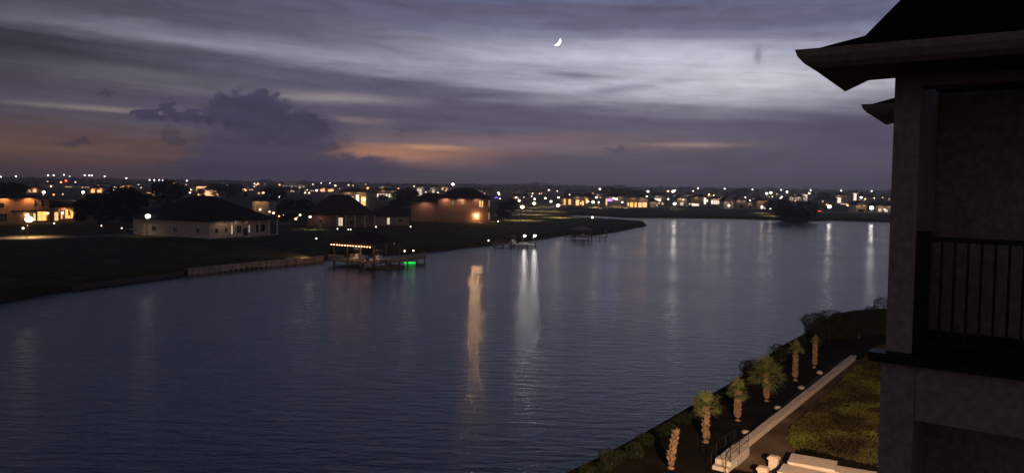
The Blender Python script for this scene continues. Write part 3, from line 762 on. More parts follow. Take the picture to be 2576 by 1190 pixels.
for px, py, r, lb in [(1338, 494, .25, 'tiny lamp above the vertical pair of lawn lamps'), (1402, 481, .4, 'lamp high above the lawn close to the dark tree line'), (1433, 490, .3, 'pinkish lamp just left of the orange arched house'),
                   (1500, 497, .5, 'upper lamp of the pair right of the arched house'), (1492, 508.5, .6, 'lower larger lamp of the pair right of the arched house'), (1506, 509, .3, 'small lamp touching the lower paired lamp'),
                   (1544, 499.5, .5, 'white lamp by the purple lit wall'), (1551, 501, .5, 'second white lamp by the purple lit wall'), (1565, 497, .6, 'large lamp right of the purple lit wall'), (1565.5, 509, .35, 'small amber lamp beneath the large lamp by the purple wall'),
                   (1717, 500, .55, 'large glowing lamp against the pale gabled house'), (1681, 501, .35, 'small slanted lamp between the blazing window and the gabled house'), (1697, 513, .62, 'brightest lamp on the far shore with the long white reflection'),
                   (1784, 489.5, .5, 'lamp above the low building with white windows'), (1917, 520, .4, 'low lamp by the red tinted porch'), (1938, 525, .3, 'yellowish lamp at the left foot of the big round tree'),
                   (2086.5, 520, .72, 'big shore lamp at the left end of the pale lit wall'), (2192.6, 523, .72, 'big shore lamp nearest the dark building edge')]:
    lamp(px, py, 4.2 if py > 507 else 6.0, r, B_WHT if r > .6 else B_SOFT, lb, group='lamps along the far shore')
for px, py, r, lb in [(1929, 487, .8, 'round lamp left of the square one above the round tree'), (1939, 485, .9, 'squarish lamp right of the round one above the round tree'), (1980, 483, .7, 'violet white lamp over the lit storefront strip'),
                   (2166.5, 497, .8, 'slanting white lamp below the last highway lamps'), (1967, 495, .5, 'faint lamp at the upper left of the round tree'), (1693, 482, .9, 'white lamp on the skyline over the brightest shore lamp'),
                   (1630, 482, .8, 'white lamp on the skyline over the waterfront building'), (1509, 476, .7, 'lamp on the skyline over the paired lamps'), (1139, 464, 1.0, 'single white lamp on the skyline above the brick roof')]:
    lamp(px, py, 9.0, r, B_FAR, lb, group='lamps near the skyline', D=800)
for i, (px, py) in enumerate([(1756, 474), (1823, 475.3), (1893, 476.6), (1965, 478), (2039, 479), (2116, 480), (2193, 481)]):
    w_ = ['leftmost, over the porch strip house', 'over the tall gable front house', 'over the small shed roofed house', 'over the left side of the round tree', 'over the right side of the round tree', 'over the square yellow window', 'rightmost, beside the near building']
    lamp(px, py, 12.0, .95, B_FAR, 'tall highway lamp on long pole, ' + w_[i], name='highway_lamp', cat='highway lamp', group='row of tall highway lamps on the right skyline', D=1150, arm=1.2)
for i, (px, py) in enumerate([(2, 445), (40, 444), (121, 441.6), (135, 441.6), (161, 440.5), (175, 444), (213, 441.6), (224.5, 441.8), (231, 441.6), (263, 444), (318, 448.6), (376, 453), (388, 453.2), (400, 453), (409, 454), (470, 455), (808, 461), (830, 461), (1757, 999)]):
    if py > 900: continue
    lamp(px, py, 16.0, 1.05 if i not in (5, 14, 16, 17) else .7, B_FARC, 'cold white floodlight on a tall mast, %s from the left of the skyline row' % NTH[i], name='floodlight_mast', cat='floodlight', group='row of floodlight masts on the left skyline', D=1250, arm=.8)
# little lights scattered on the skyline
tl = [(797, 474), (817, 476.5), (838, 476), (854, 475), (843, 467), (877, 466), (920, 464), (166, 455, 1), (100, 475), (135, 490), (158, 489), (240, 478), (315, 471), (378, 488), (885, 505), (1002, 474.5), (678, 533), (688, 536), (702, 544), (713, 541),
      (744, 551), (748, 547), (755, 541), (605, 468), (1250, 497, 2), (1246, 498, 2), (1258, 500), (1215, 478), (1168, 477), (1530, 484), (2009, 490), (2240, 492), (2025, 521), (1658, 512), (1735, 513), (1742, 513), (2132, 517), (2225, 527), (360, 492), (50, 470), (590, 478), (640, 470), (665, 468)]
rq = random.Random(12)
for _ in range(46):
    px_ = rq.uniform(10, 1270); tl.append((px_, 463 + (px_ - 1288) * tan(ROLL) + rq.choice((9, 13, 18, 24, 32)) + rq.uniform(-2, 3)))
for _ in range(22):
    px_ = rq.uniform(1290, 2225); tl.append((px_, 463 + (px_ - 1288) * tan(ROLL) + rq.choice((10, 16, 24, 32)) + rq.uniform(-2, 3)))
for i, q in enumerate(tl):
    px, py = q[:2]
    m = B_TINY if len(q) < 3 else (B_RED if q[2] == 1 else B_BLUE)
    nm = {0: uniq('tiny warm lantern glinting ' + landmark(px)), 1: 'tiny red beacon under the row of floodlights', 2: 'tiny blue lantern right of the brick house, ' + ('upper one' if py == 497 else 'lower one')}[0 if len(q) < 3 else q[2]]
    hz = 463 + (px - 1288) * tan(ROLL)
    D = min(1300, max(190, (EYE - ZL - 2.6) * FPX / max(py - hz, 4)))
    r = .0011 * D * (.5 + 1.0 * random.random())
    if len(q) < 3 and i % 3 == 0: m = B_ORNG
    lamp(px, py, 2.8, round(max(.12, r) * 20) / 20 or .1, m, nm, name='lantern', cat='lantern', group='little lanterns across the water' if len(q) < 3 else None, D=D, arm=.1)
# low garden lights by the bank
gl = [(58, 574.5, .26, 'amber garden light below the blazing lamp of the orange house'), (136.5, 562, .18, 'amber garden light at the foot of the orange house corner'), (306, 574, .14, 'garden light beside the pale parked cart'),
      (411, 579, .14, 'yellow garden light at the left corner of the wide hip roofed house'), (849, 576, .15, 'garden light in front of the lit doorway between columns'), (876, 577.5, .12, 'left one of two close garden lights before the porch'),
      (882, 577, .15, 'right one of two close garden lights before the porch'), (946, 571, .17, 'garden light at the right end of the columned porch'), (1033, 570.5, .16, 'garden light in front of the left wing of the brick house'),
      (1253, 557, .17, 'garden light right of the brick house corner'), (1229, 605, .16, 'garden light close to the water left of the dock lamps'), (796, 600, .16, 'garden light on the dark lawn up from the sea wall'), (1490, 547, .42, 'white light at the edge of the peninsula inlet'), (255, 568, .14, 'faint garden light under the dark trees')]
for px, py, r, lb in gl:
    root = None
    z = ZL + .75
    p = at(px, py, z)
    root = thing('garden_light', lb, 'garden light', (p.x, p.y, ZL), 0, 'low garden lights on the bank')
    m2 = MB(); m2.tube([(0, 0, -.1), (0, 0, .75 - r)], .05, 6); m2.box(-.12, .12, -.12, .12, .75 + r, .75 + r + .05); m2.build('post', METAL, root)
    m2 = MB(); m2.ball((0, 0, .75), r, 8, 6); m2.build('bulb', B_SOFT if r > .2 or px > 1400 else B_SOFT, root)
    OCC.append((px, 6, p.y))

# ------------------------------------------------------------------ sea wall of sheet piles
A_ = at(470, 692, 0); Bw = at(813, 657, 0)
swd = (Bw - A_); Ls = swd.length
sw = thing('sea_wall', 'pale ribbed sea wall running along the left bank to the boathouse', 'sea wall', (A_.x, A_.y, 0), atan2(swd.y, swd.x))
m2 = MB(); n = int(Ls / .55)
pts = []
for i in range(n + 1):
    x = i * .55
    pts += [(x, 0 if i % 2 else -.28), (x + .38, 0 if i % 2 else -.28)]
for i in range(len(pts) - 1):
    a, b_ = pts[i], pts[i+1]
    m2.add([(a[0], a[1], -.5), (b_[0], b_[1], -.5), (b_[0], b_[1], .95), (a[0], a[1], .95)], [(0, 1, 2, 3)])
m2.build('sheet_piles', SEAW, sw)
m2 = MB(); m2.box(-.2, Ls + .2, -.42, .35, .951, 1.12); m2.build('cap', SEAW, sw)
for i in range(int(Ls / 2.2)):
    m2 = MB(); x = 1 + i * 2.2
    if i > Ls / 2.2 * .62: 
        m2.tube([(x, -.55, -.6), (x, -.55, 1.15)], .15, 7); m2.build('pile', PALEW, sw)
sw2 = thing('sea_wall', 'dark low timber sea wall further left on the bank in shadow', 'sea wall')
m2 = MB(); q0 = at(180, 731, 0); q1 = at(462, 694, 0)
d_ = (q1 - q0).normalized(); nq = Vector((-d_.y, d_.x, 0))
m2.add([q0 - nq*.1 + Vector((0,0,-.3)), q1 - nq*.1 + Vector((0,0,-.3)), q1 - nq*.1 + Vector((0,0,.7)), q0 - nq*.1 + Vector((0,0,.7)), q0 + nq*.3 + Vector((0,0,.7)), q1 + nq*.3 + Vector((0,0,.7))], [(0, 1, 2, 3), (3, 2, 5, 4)])
m2.build('boards', WOOD, sw2)

# ------------------------------------------------------------------ boathouse
bo = Vector((-34.2, 146.0, 0)); bphi = atan2(-.49, .87)
bh = thing('boathouse', 'open boathouse with dark hip roof and a string of bulbs along its front eave', 'boathouse', bo, bphi)
Lu, Lv = 9.9, 7.6
EZ = 4.25
m2 = MB(); e = EZ; o = .5
m2.box(-o, Lu + o, -o, Lv + o, e, e + .2); e += .205
m2.add([(-o, -o, e), (Lu + o, -o, e), (Lu + o, Lv + o, e), (-o, Lv + o, e), (3.4, Lv/2, e + 1.9), (Lu - 3.4, Lv/2, e + 1.9)], [(0, 1, 5, 4), (1, 2, 5), (2, 3, 4, 5), (3, 0, 4)])
m2.build('roof', ROOFB, bh)
for u in (0, 3.3, 6.6, 9.9):
    for v in (0, 7.6):
        m2 = MB(); m2.box(u - .12, u + .12, v - .12, v + .12, -.8, EZ - .002); m2.build('post', PALEW if u == 6.6 and v == 0 else WOOD, bh)
m2 = MB(); m2.box(-.8, Lu + .6, -.9, 1.1, .75, .95); m2.box(-.8, .9, 1.11, Lv, .75, .95); m2.box(Lu - .9, Lu + .6, 1.11, Lv, .75, .95); m2.box(3.9, 4.9, 1.11, Lv, .75, .95)
m2.build('deck', WOOD, bh)
m2 = MB(); m2.box(-.8, 3.2, -.95, -.88, 1.5, 2.0); m2.box(-.8, 3.2, -.95, -.88, 1.15, 1.3); m2.box(3.1, 3.3, -1.0, -.86, .96, 2.1); m2.build('railing', PALEW, bh)
m2 = MB(); m2.box(-.5, -.25, -1.0, -.75, EZ - .35, EZ - .15); fq = m2.build('flood_lamp', METAL, bh)  # unseen lamp and beam added to brighten the sea wall
spot('added_flood_beam', bh, (-.6, -1.3, EZ - .25), (-34, -4.0, 2), 2300, (1, .70, .42), 60)
for u in (2.5, 7.4):
    m2 = MB(); m2.tube([(u, 2.6, EZ - .001), (u, 2.6, EZ - .14)], .12, 8); m2.build('ceiling_lamp', TRIM, bh)
    spot('ceiling_beam', bh, (u, 2.6, EZ - .2), (u, 2.2, 0), 170, (1, .60, .34), 130)
sl = thing('string_lights', 'string of fifteen warm red bulbs hung along the boathouse front eave', 'string lights', bo, bphi)
m2 = MB(); m2.tube([(.1, -.55, EZ + .05), (.15, -1.0, EZ - .22), (Lu * .5, -1.0, EZ - .22), (Lu - .15, -1.0, EZ - .22), (Lu - .1, -.55, EZ + .05)], .015, 5); m2.build('cable', METAL, sl)
for i in range(15):
    m2 = MB(); x = .2 + i * (Lu - .4) / 14; m2.ball((x, -1.0, EZ - .34), .095, 8, 6); m2.build('bulb', B_STR, sl)
def deck_chair(loc, rz, label):
    r_ = thing('deck_chair', label, 'deck chair', loc, rz, 'pale deck chairs on the boathouse deck')
    a = MB(); a.box(-.4, .4, -.45, .3, .38, .46); a.build('seat', STUC, r_)
    a = MB(); a.add([(-.4, .3, .4), (.4, .3, .4), (.4, .55, 1.2), (-.4, .55, 1.2), (-.4, .38, .4), (.4, .38, .4), (.4, .63, 1.2), (-.4, .63, 1.2)], [(0,1,2,3),(7,6,5,4),(0,3,7,4),(1,5,6,2),(3,2,6,7)]); a.build('backrest', STUC, r_)
    for sx in (-.42, .36):
        for sy in (-.42, .28):
            a = MB(); a.box(sx, sx + .07, sy, sy + .07, 0, .378); a.build('leg', STUC, r_)
    return r_
cb, sb = cos(bphi), sin(bphi)
def bl2w(u, v, z=0): return Vector((bo.x + cb*u - sb*v, bo.y + sb*u + cb*v, z))
deck_chair(bl2w(3.9, .2, .95), bphi + .2, 'pale deck chair left of the boathouse middle post')
deck_chair(bl2w(6.9, -.1, .95), bphi - .1, 'pale deck chair just right of the boathouse middle post')
deck_chair(bl2w(9.6, -.1, .95), bphi - .6, 'pale turned deck chair at the right corner of the boathouse deck')
def boat(loc, rz, Lb, label, group=None, name='boat'):
    r_ = thing(name, label, 'boat', loc, rz, group)
    m3 = MB(); secs = []
    n_ = 9
    for i in range(n_):
        f = i / (n_ - 1); x = (f - .5) * Lb; wd = Lb * .17 * (1 - max(0, (f - .45) / .55) ** 2.2) + .02; ht = Lb * .13 * (1 + .35 * f)
        secs.append([(x, -wd, ht), (x, -wd * .8, ht * .35), (x, 0, 0 if f < .8 else ht * .4), (x, wd * .8, ht * .35), (x, wd, ht)])
    o_ = len(m3.v)
    for s_ in secs: m3.v += s_
    for i in range(n_ - 1):
        for k in range(4): a = i*5 + k; m3.f.append((a, a + 5, a + 6, a + 1))
        m3.f.append((i*5, i*5 + 4, i*5 + 9, i*5 + 5))
    m3.f.append((0, 1, 2, 3, 4))
    m3.build('hull', WHITEW, r_)
    m3 = MB(); ht = Lb * .14; m3.box(-.1 * Lb, .1 * Lb, -.07 * Lb, .07 * Lb, ht, ht + .13 * Lb); m3.build('console', WHITEW, r_)
    m3 = MB(); m3.box(-.12 * Lb, .1 * Lb, -.09 * Lb, .09 * Lb, ht + .3 * Lb, ht + .32 * Lb); m3.build('canopy', GREYW, r_)
    m3 = MB()
    for sx in (-.1, .08):
        for sy in (-.08, .08): m3.tube([(sx*Lb, sy*Lb, ht), (sx*Lb, sy*Lb, ht + .3*Lb)], .03, 5)
    m3.build('canopy_frame', GALV, r_)
    m3 = MB(); m3.box(-.5*Lb - .5, -.5*Lb - .02, -.2, .2, .2, ht + .35); m3.build('outboard_motor', METAL, r_)
    return r_
boat(bl2w(2.4, 4.2, .35), bphi + pi/2 , 5.6, 'white boat lifted inside the left slip of the boathouse')
boat(bl2w(7.2, 4.4, .35), bphi + pi/2, 5.6, 'white boat lifted inside the right slip of the boathouse')
# pier right of the boathouse
pd = thing('pier', 'wooden pier with pale railing reaching right from the boathouse', 'pier', bl2w(Lu + .7, 2.0, 0), radians(62))
m2 = MB(); m2.box(0, 12.5, -1.1, 1.1, .75, .95); m2.build('deck', WOOD, pd)
m2 = MB(); m2.box(0, 12.5, -1.12, -1.06, 1.85, 1.95); m2.box(0, 12.5, -1.12, -1.06, 1.0, 1.7); m2.build('railing', PALEW, pd)
for i in range(5):
    for sy in (-1.0, 1.0):
        m2 = MB(); m2.tube([(.3 + i*2.9, sy, -.8), (.3 + i*2.9, sy, .749)], .13, 7); m2.build('pile', WOOD, pd)
lowd = thing('floating_dock', 'low dark floating dock beside the green underwater light', 'dock', bl2w(Lu + .9, -.6, 0), bphi)
m2 = MB(); m2.box(0, 3.4, 0, 4.2, -.3, .45); m2.build('deck', WOOD, lowd)
for px, py, lb in [(1018, 631.5, 'left one of two small lamps on the pier railing'), (1040, 630.5, 'right one of two small lamps on the pier railing'), (992, 611, 'small lamp at the right back corner of the boathouse roof')]:
    z = 2.35 if py > 620 else 4.1
    p = at(px, py, z)
    root = thing('pier_lamp', lb, 'pier lamp', (p.x, p.y, 0), 0, 'small lamps of the boathouse pier')
    m2 = MB(); m2.tube([(0, 0, -.8), (0, 0, z - .12)], .06, 6); m2.build('post', WOOD, root)
    m2 = MB(); m2.ball((0, 0, z), .14, 8, 6); m2.build('bulb', B_SOFT, root)
gp = at(1032, 661, .06)
gr = thing('underwater_light', 'glowing green fishing light floating on the water by the pier', 'fishing light', (gp.x, gp.y, 0))
m2 = MB(); m2.ball((0, 0, .08), 1.0, 14, 6, .12); m2.build('lens', B_GREEN, gr).scale = (1.35, .8, 1)
m2 = MB(); m2.tube([(1.5, .9, -.5), (1.5, .9, .5)], .06, 6); m2.build('post', WOOD, gr)

# dock with two white gooseneck lamps
dk = at(1345, 615, .8)
d2 = thing('pier', 'dock lit white by two gooseneck lamps on the left bank', 'pier', (dk.x - 10.5, dk.y + 1.6, 0), radians(-6))
m2 = MB(); m2.box(0, 11, -1, 1, .62, .8); m2.box(6.0, 8.0, 1.01, 7, .62, .8); m2.build('deck', PALEW, d2)
for i in range(6):
    for sy in (-.95, .95):
        m2 = MB(); m2.tube([(.3 + i*2.1, sy, -.8), (.3 + i*2.1, sy, 1.15)], .12, 7); m2.build('pile', WOOD, d2)
m2 = MB(); m2.box(.4, 4.2, .9, .96, 1.5, 1.6); m2.box(.4, 4.2, .9, .96, 1.0, 1.1); m2.build('railing', WOOD, d2)
for px, lb in [(1319.5, 'left gooseneck lamp shining white on the dock'), (1345, 'right gooseneck lamp shining white at the dock end')]:
    p = at(px, 593, 2.95)
    root = thing('dock_lamp', lb, 'dock lamp', (p.x, p.y, .8), 0, 'gooseneck lamps on the lit dock')
    m2 = MB(); m2.tube([(-.35, 0, 0), (-.35, 0, 1.6), (-.25, 0, 2.2), (0, 0, 2.35)], .06, 7); m2.build('post', TRIM, root)
    m2 = MB(); m2.tube([(0, 0, 2.45), (0, 0, 2.32)], [.1, .3], 10); m2.build('shade', TRIM, root)
    m2 = MB(); m2.ball((0, 0, 2.15), .27, 10, 6); m2.build('bulb', emat('dock_bulb', (1, .97, .92), 70), root)
bp_ = at(1291, 616, .35)
boat((bp_.x, bp_.y + 3.5, .2), radians(80), 5.0, 'small pale boat moored left of the gooseneck lamps')
# dim boathouse near the peninsula
bq = at(1446, 602, .0)
d3 = thing('boathouse', 'small unlit boathouse with pale hip roof below the peninsula', 'boathouse', (bq.x, bq.y, 0), radians(4))
m2 = MB(); m2.box(-.4, 5.4, -.4, 5.4, 2.7, 2.85); m2.add([(-.4, -.4, 2.86), (5.4, -.4, 2.86), (5.4, 5.4, 2.86), (-.4, 5.4, 2.86), (2.5, 2.5, 4.0)], [(0, 1, 4), (1, 2, 4), (2, 3, 4), (3, 0, 4)]); m2.build('roof', GREYW, d3)
for u in (0, 5):
    for v in (0, 5):
        m2 = MB(); m2.box(u - .1, u + .1, v - .1, v + .1, -.8, 2.69); m2.build('post', WOOD, d3)
m2 = MB(); m2.box(-3, 9, -1.2, -.2, .6, .75); m2.box(-.3, .6, -.19, 6, .6, .75); m2.build('deck', WOOD, d3)
for i, u in enumerate((-3, -1.6, 7.2, 8.9)):
    m2 = MB(); m2.tube([(u, -1.1, -.8), (u, -1.1, 1.1)], .12, 7); m2.build('pile', WOOD, d3)
boat((bq.x + 2.6, bq.y + 2.6, .4), radians(5), 4.2, 'white boat stored under the small unlit boathouse')
for px, py in [(1526, 592)]:
    q = at(px, py, 0); root = thing('mooring_post', 'lone dark mooring post off the peninsula bank', 'mooring post', q)
    m2 = MB(); m2.tube([(0, 0, -.8), (0, 0, 1.3)], .14, 8); m2.tube([(0, 0, 1.3), (0, 0, 1.45)], [.17, .05], 8); m2.build('post', WOOD, root)

# pale figure-like statue and cart on the lawn, car with red lights on the far shore
q = at(336, 582, ZL)
ct = thing('golf_cart', 'pale golf cart parked by the road left of the pole lamp', 'golf cart', (q.x, q.y, ZL), radians(20))
m2 = MB(); m2.box(-1.2, 1.2, -.6, .6, .3, .75); m2.box(.7, 1.2, -.58, .58, .751, 1.05); m2.build('body', WHITEW, ct)
m2 = MB(); m2.box(-1.1, 1.0, -.62, .62, 1.85, 1.92); m2.build('canopy', WHITEW, ct)
m2 = MB(); [m2.tube([(x, y, .75), (x, y, 1.85)], .025, 5) for x in (-1, .9) for y in (-.55, .55)]; m2.build('canopy_frame', GALV, ct)
m2 = MB(); m2.box(-.5, .1, -.55, .55, .751, .95); m2.box(-.6, -.48, -.55, .55, .951, 1.35); m2.build('seat', TANS, ct)
for x in (-.8, .8):
    for y in (-.6, .6):
        m2 = MB(); m2.tube([(x, y - .09, .25), (x, y + .09, .25)], .25, 12); m2.build('wheel', METAL, ct)
for y in (-.35, .35):
    m2 = MB(); m2.ball((1.2, y, .8), .07, 6, 4); m2.build('headlight', B_TINY, ct)
def car(loc, rz, label, m, lit):
    c = thing('parked_car', label, 'car', loc, rz)
    m3 = MB(); prof = [(-2.2, .35), (-2.25, .85), (-1.7, 1.0), (-1.2, 1.45), (.5, 1.48), (1.1, 1.02), (2.1, .88), (2.25, .4)]
    n_ = len(prof)
    for y in (-.88, .88): m3.v += [(a, y * (.86 if z > 1.2 else 1), z) for a, z in prof]
    m3.f += [tuple(range(n_)), tuple(range(2*n_ - 1, n_ - 1, -1))] + [(i, n_ + i, n_ + (i+1) % n_, (i+1) % n_) for i in range(n_)]
    m3.build('body', m, c)
    for x in (-1.4, 1.4):
        for y in (-.85, .85):
            m3 = MB(); m3.tube([(x, y - .11, .33), (x, y + .11, .33)], .33, 12); m3.build('wheel', METAL, c)
    for y in (-.65, .65):
        m3 = MB(); m3.ball((-2.28, y, .78), .16, 8, 5); m3.build('tail_light', lit, c)
    return c
q = at(2057, 534, ZL)
car((q.x, q.y, ZL), radians(96), 'car with glowing red tail lights right of the big round dark tree', GREYW, B_RED)
q = at(806, 580, ZL)
tn = thing('patio_umbrella', 'pale folded patio umbrella on the lawn left of the columned porch', 'patio umbrella', (q.x, q.y, ZL), .3)
m2 = MB(); m2.tube([(0, 0, -.1), (0, 0, 2.4)], .05, 6); m2.build('pole', GALV, tn)
m2 = MB(); m2.tube([(0, 0, .75), (0, 0, 1.5), (0, 0, 2.35)], [.38, .30, .05], 10); m2.build('canopy', STUC, tn)
# pale retaining wall on the far shore
a = at(2066, 536.5, ZL); b2 = at(2300, 542, ZL)
rw = thing('retaining_wall', 'long pale lit retaining wall on the far shore under the big lamps', 'wall', (a.x, a.y, ZL), vec_phi(a, b2))
m2 = MB(); m2.box(0, (b2 - a).length, 0, .4, -.3, 1.15); m2.build('wall', CONC, rw)
m2 = MB(); m2.box(-.1, (b2 - a).length + .1, -.08, .48, 1.151, 1.3); m2.build('cap', CONC, rw)

# ------------------------------------------------------------------ near trees on the left bank and shore
NT = [
 (20, 520, 462, 120, 2, 'dark spreading tree behind the orange lit stucco house'), (250, 577, 486, 120, 0, 'big dark tree right of the golden bay windows'),
 (318, 565, 474, 100, 2, 'dark tree between the bay windows and the pole lamp'), (205, 560, 503, 50, 1, 'small dark tree touching the golden bay window wing'),
 (425, 535, 453, 95, 0, 'tall dark tree behind the left end of the wide hip roof'), (352, 560, 482, 60, 1, 'slim dark tree just left of the pole lamp'),
 (575, 500, 465, 95, 2, 'dark tree rising behind the middle of the wide hip roof'), (720, 560, 500, 60, 1, 'dark tree in the gap between the two hip roofs'),
 (765, 556, 500, 70, 0, 'dark tree beside the left eave of the pyramid roof'), (1000, 545, 503, 60, 2, 'dark tree behind the garage wing house'),
 (1022, 530, 474, 85, 0, 'round dark tree left of the brick house roof'), (1263, 549, 505, 56, 1, 'dark bushy tree against the right side of the brick house'),
 (1286, 543, 497, 40, 0, 'dark tree at the left edge of the lit lawn'),
 (690, 520, 470, 60, 0, 'dark tree behind the tan gable end'),
 (1600, 505, 478, 70, 0, 'dark tree behind the orange windowed waterfront building'), (1865, 500, 474, 70, 0, 'dark tree behind the unlit gabled house'),
 (1530, 500, 470, 60, 1, 'tree with a pointed top breaking the middle skyline'), (1560, 505, 476, 70, 2, 'broad dark tree right of the pointed skyline tree')]
for px, by, ty, w_, k, lb in NT:
    place_tree(px, by, ty, w_, k, lb)
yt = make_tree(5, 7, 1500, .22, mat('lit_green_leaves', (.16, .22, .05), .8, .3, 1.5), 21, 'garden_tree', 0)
q = atD(955, 527, 330); yt.location = (q.x, q.y, ZL); yt['label'] = 'low yellow green tree lit from below beside the pyramid roof'; yt.scale = (.95, .95, .95 * max(.6, (q.z + 3.2 - ZL) / 5))
yl = thing('spot_lamp', 'ground spotlight in front of the yellow green tree', 'spotlight', (q.x + .5, q.y - 4.2, ZL))
m2 = MB(); m2.tube([(0, 0, 0), (0, 0, 2.6)], .06, 6); m2.build('post', METAL, yl)
m2 = MB(); m2.ball((0, 0, 2.8), .12, 8, 5); m2.build('bulb', B_SOFT, yl)
q = at(1159, 556, ZL)
# filler trees among the far houses
far_l = 'dark leafy tree in the mass of trees and houses across the water'
rnd = random.Random(41)
cnt = 0
for i in range(800):
    D = rnd.choice((rnd.uniform(290, 620), rnd.uniform(500, 1500)))
    px = rnd.uniform(-60, 2330)
    x = (px - 1288) / FPX * D
    if 1290 < px < 1440 and D < 560: continue
    if px > 1430 and D < 540: continue
    if px < 1250 and D < 330: continue
    h = rnd.uniform(6, 11); w_ = h * rnd.uniform(.9, 1.4)
    hw_px = w_ / 2 / D * FPX
    if any(abs(px - a) < hw_px + b_ and D < c + 5 for a, b_, c in OCC if c < 1100 or D > 100): continue
    k = rnd.randrange(3)
    far_l = '%s %s dark tree %s' % ('small' if h < 7.6 else 'middling' if h < 9.4 else 'tall', ('rounded', 'slim', 'broad')[k], landmark(px) + (', near row' if D < 620 else ', farther row'))
    dup(PT[k], (x, D, ZL), rnd.uniform(0, 6.28), (w_ / (8, 6.5, 10)[k], w_ / (8, 6.5, 10)[k], h / 8.6), far_l, 'dark trees among the far houses')
    cnt += 1
    if cnt > 235: break
# distant woods on the horizon
m2 = MB(); rnd = random.Random(5)
for i in range(1100):
    D = rnd.uniform(1700, 2400); px = rnd.uniform(-150, 2500); x = (px - 1288) / FPX * D
    h = rnd.uniform(9, 14) + 7 * math.exp(-((px - 1370) / 60) ** 2) + 6 * math.exp(-((px - 1545) / 22) ** 2) + 4 * math.exp(-((px - 430) / 40) ** 2) + 3.0 * sin(px / 37.0) * sin(px / 11.0 + 1) + 1.5 * sin(px / 90)
    r = rnd.uniform(12, 24)
    for j in range(9):
        a = rnd.uniform(0, 6.28); rr_ = rnd.uniform(0, r); s_ = rnd.uniform(2.0, 4.2); z = ZL + h * sqrt(rnd.random())
        p = Vector((x + cos(a)*rr_, D + sin(a)*rr_, z - s_ * .4))
        u_ = Vector((rnd.uniform(-1, 1), rnd.uniform(-.4, .4), rnd.uniform(-.5, .5))).normalized() * s_
        v_ = Vector((rnd.uniform(-.3, .3), rnd.uniform(-.5, .5), 1)).normalized() * s_ * .7
        m2.add([p - u_, p - v_, p + u_, p + v_], [(0, 1, 2, 3)])
    m2.box(x - r, x + r, D, D + 6, ZL - .5, ZL + h * .5)
tag(m2.build('distant_woods', LEAFD), 'dark band of distant woods along the whole horizon', 'woods', kind='stuff')
# filler houses across the water
rnd = random.Random(77)
made = 0
styles = [('pale', WHITEW), ('tan', TANS), ('grey', GREYW), ('brick', BRICK), ('cream', STUC)]
for i in range(1500):
    D = rnd.uniform(400, 1100); px = rnd.uniform(-40, 2300)
    if px > 1250 and D < 600: continue
    w_ = rnd.uniform(11, 18); hwp = w_ / D * FPX
    if any(abs(px + hwp / 2 - a) < hwp / 2 + b_ and D < c + 5 for a, b_, c in OCC if c < 1100): continue
    OCC.append((px + hwp / 2, hwp * .3, D + 3))
    sn, sm = rnd.choice(styles); rf = rnd.choice(('hip', 'gable_u', 'gable_f'))
    hw = rnd.choice((3.2, 3.4, 5.8))
    nl = rnd.choice((0, 1, 2, 2, 3)); wins = []
    for k in range(4):
        m_ = rnd.choice((W_FAR, W_PALE, W_WARM if False else W_FAR)) if k < nl else GLASSD
        wins.append(('f', w_ * (.14 + .24 * k), .9 if hw < 4 or k % 2 else 3.6, rnd.uniform(.9, 2.0), rnd.uniform(1.0, 1.5), m_))
    rn = {'hip': 'hip', 'gable_u': 'ridge', 'gable_f': 'front gabled'}[rf]
    x = (px - 1288) / FPX * D
    lb = uniq('%s %s %s house, %s, %s' % ('tall' if hw > 4 else 'low', sn, rn.split()[-1], ('unlit', 'one window lit', 'two lit', 'three lit')[nl], landmark(px + hwp / 2)))
    pl_ = [(w_ * rnd.uniform(.2, .8), -.2, 2.3, rnd.choice((.18, .26, .36)), B_WARM)] if rnd.random() < .75 else []
    house('house', lb, (x, D), rnd.uniform(-.25, .25), w_, rnd.uniform(8, 11), hw, rnd.uniform(2.0, 3.2), sm, rnd.choice((ROOF, ROOFB)), rf, .4, wins, far=True, lamps=pl_, group='houses of the far neighbourhood')
    made += 1
    if made >= 105: break

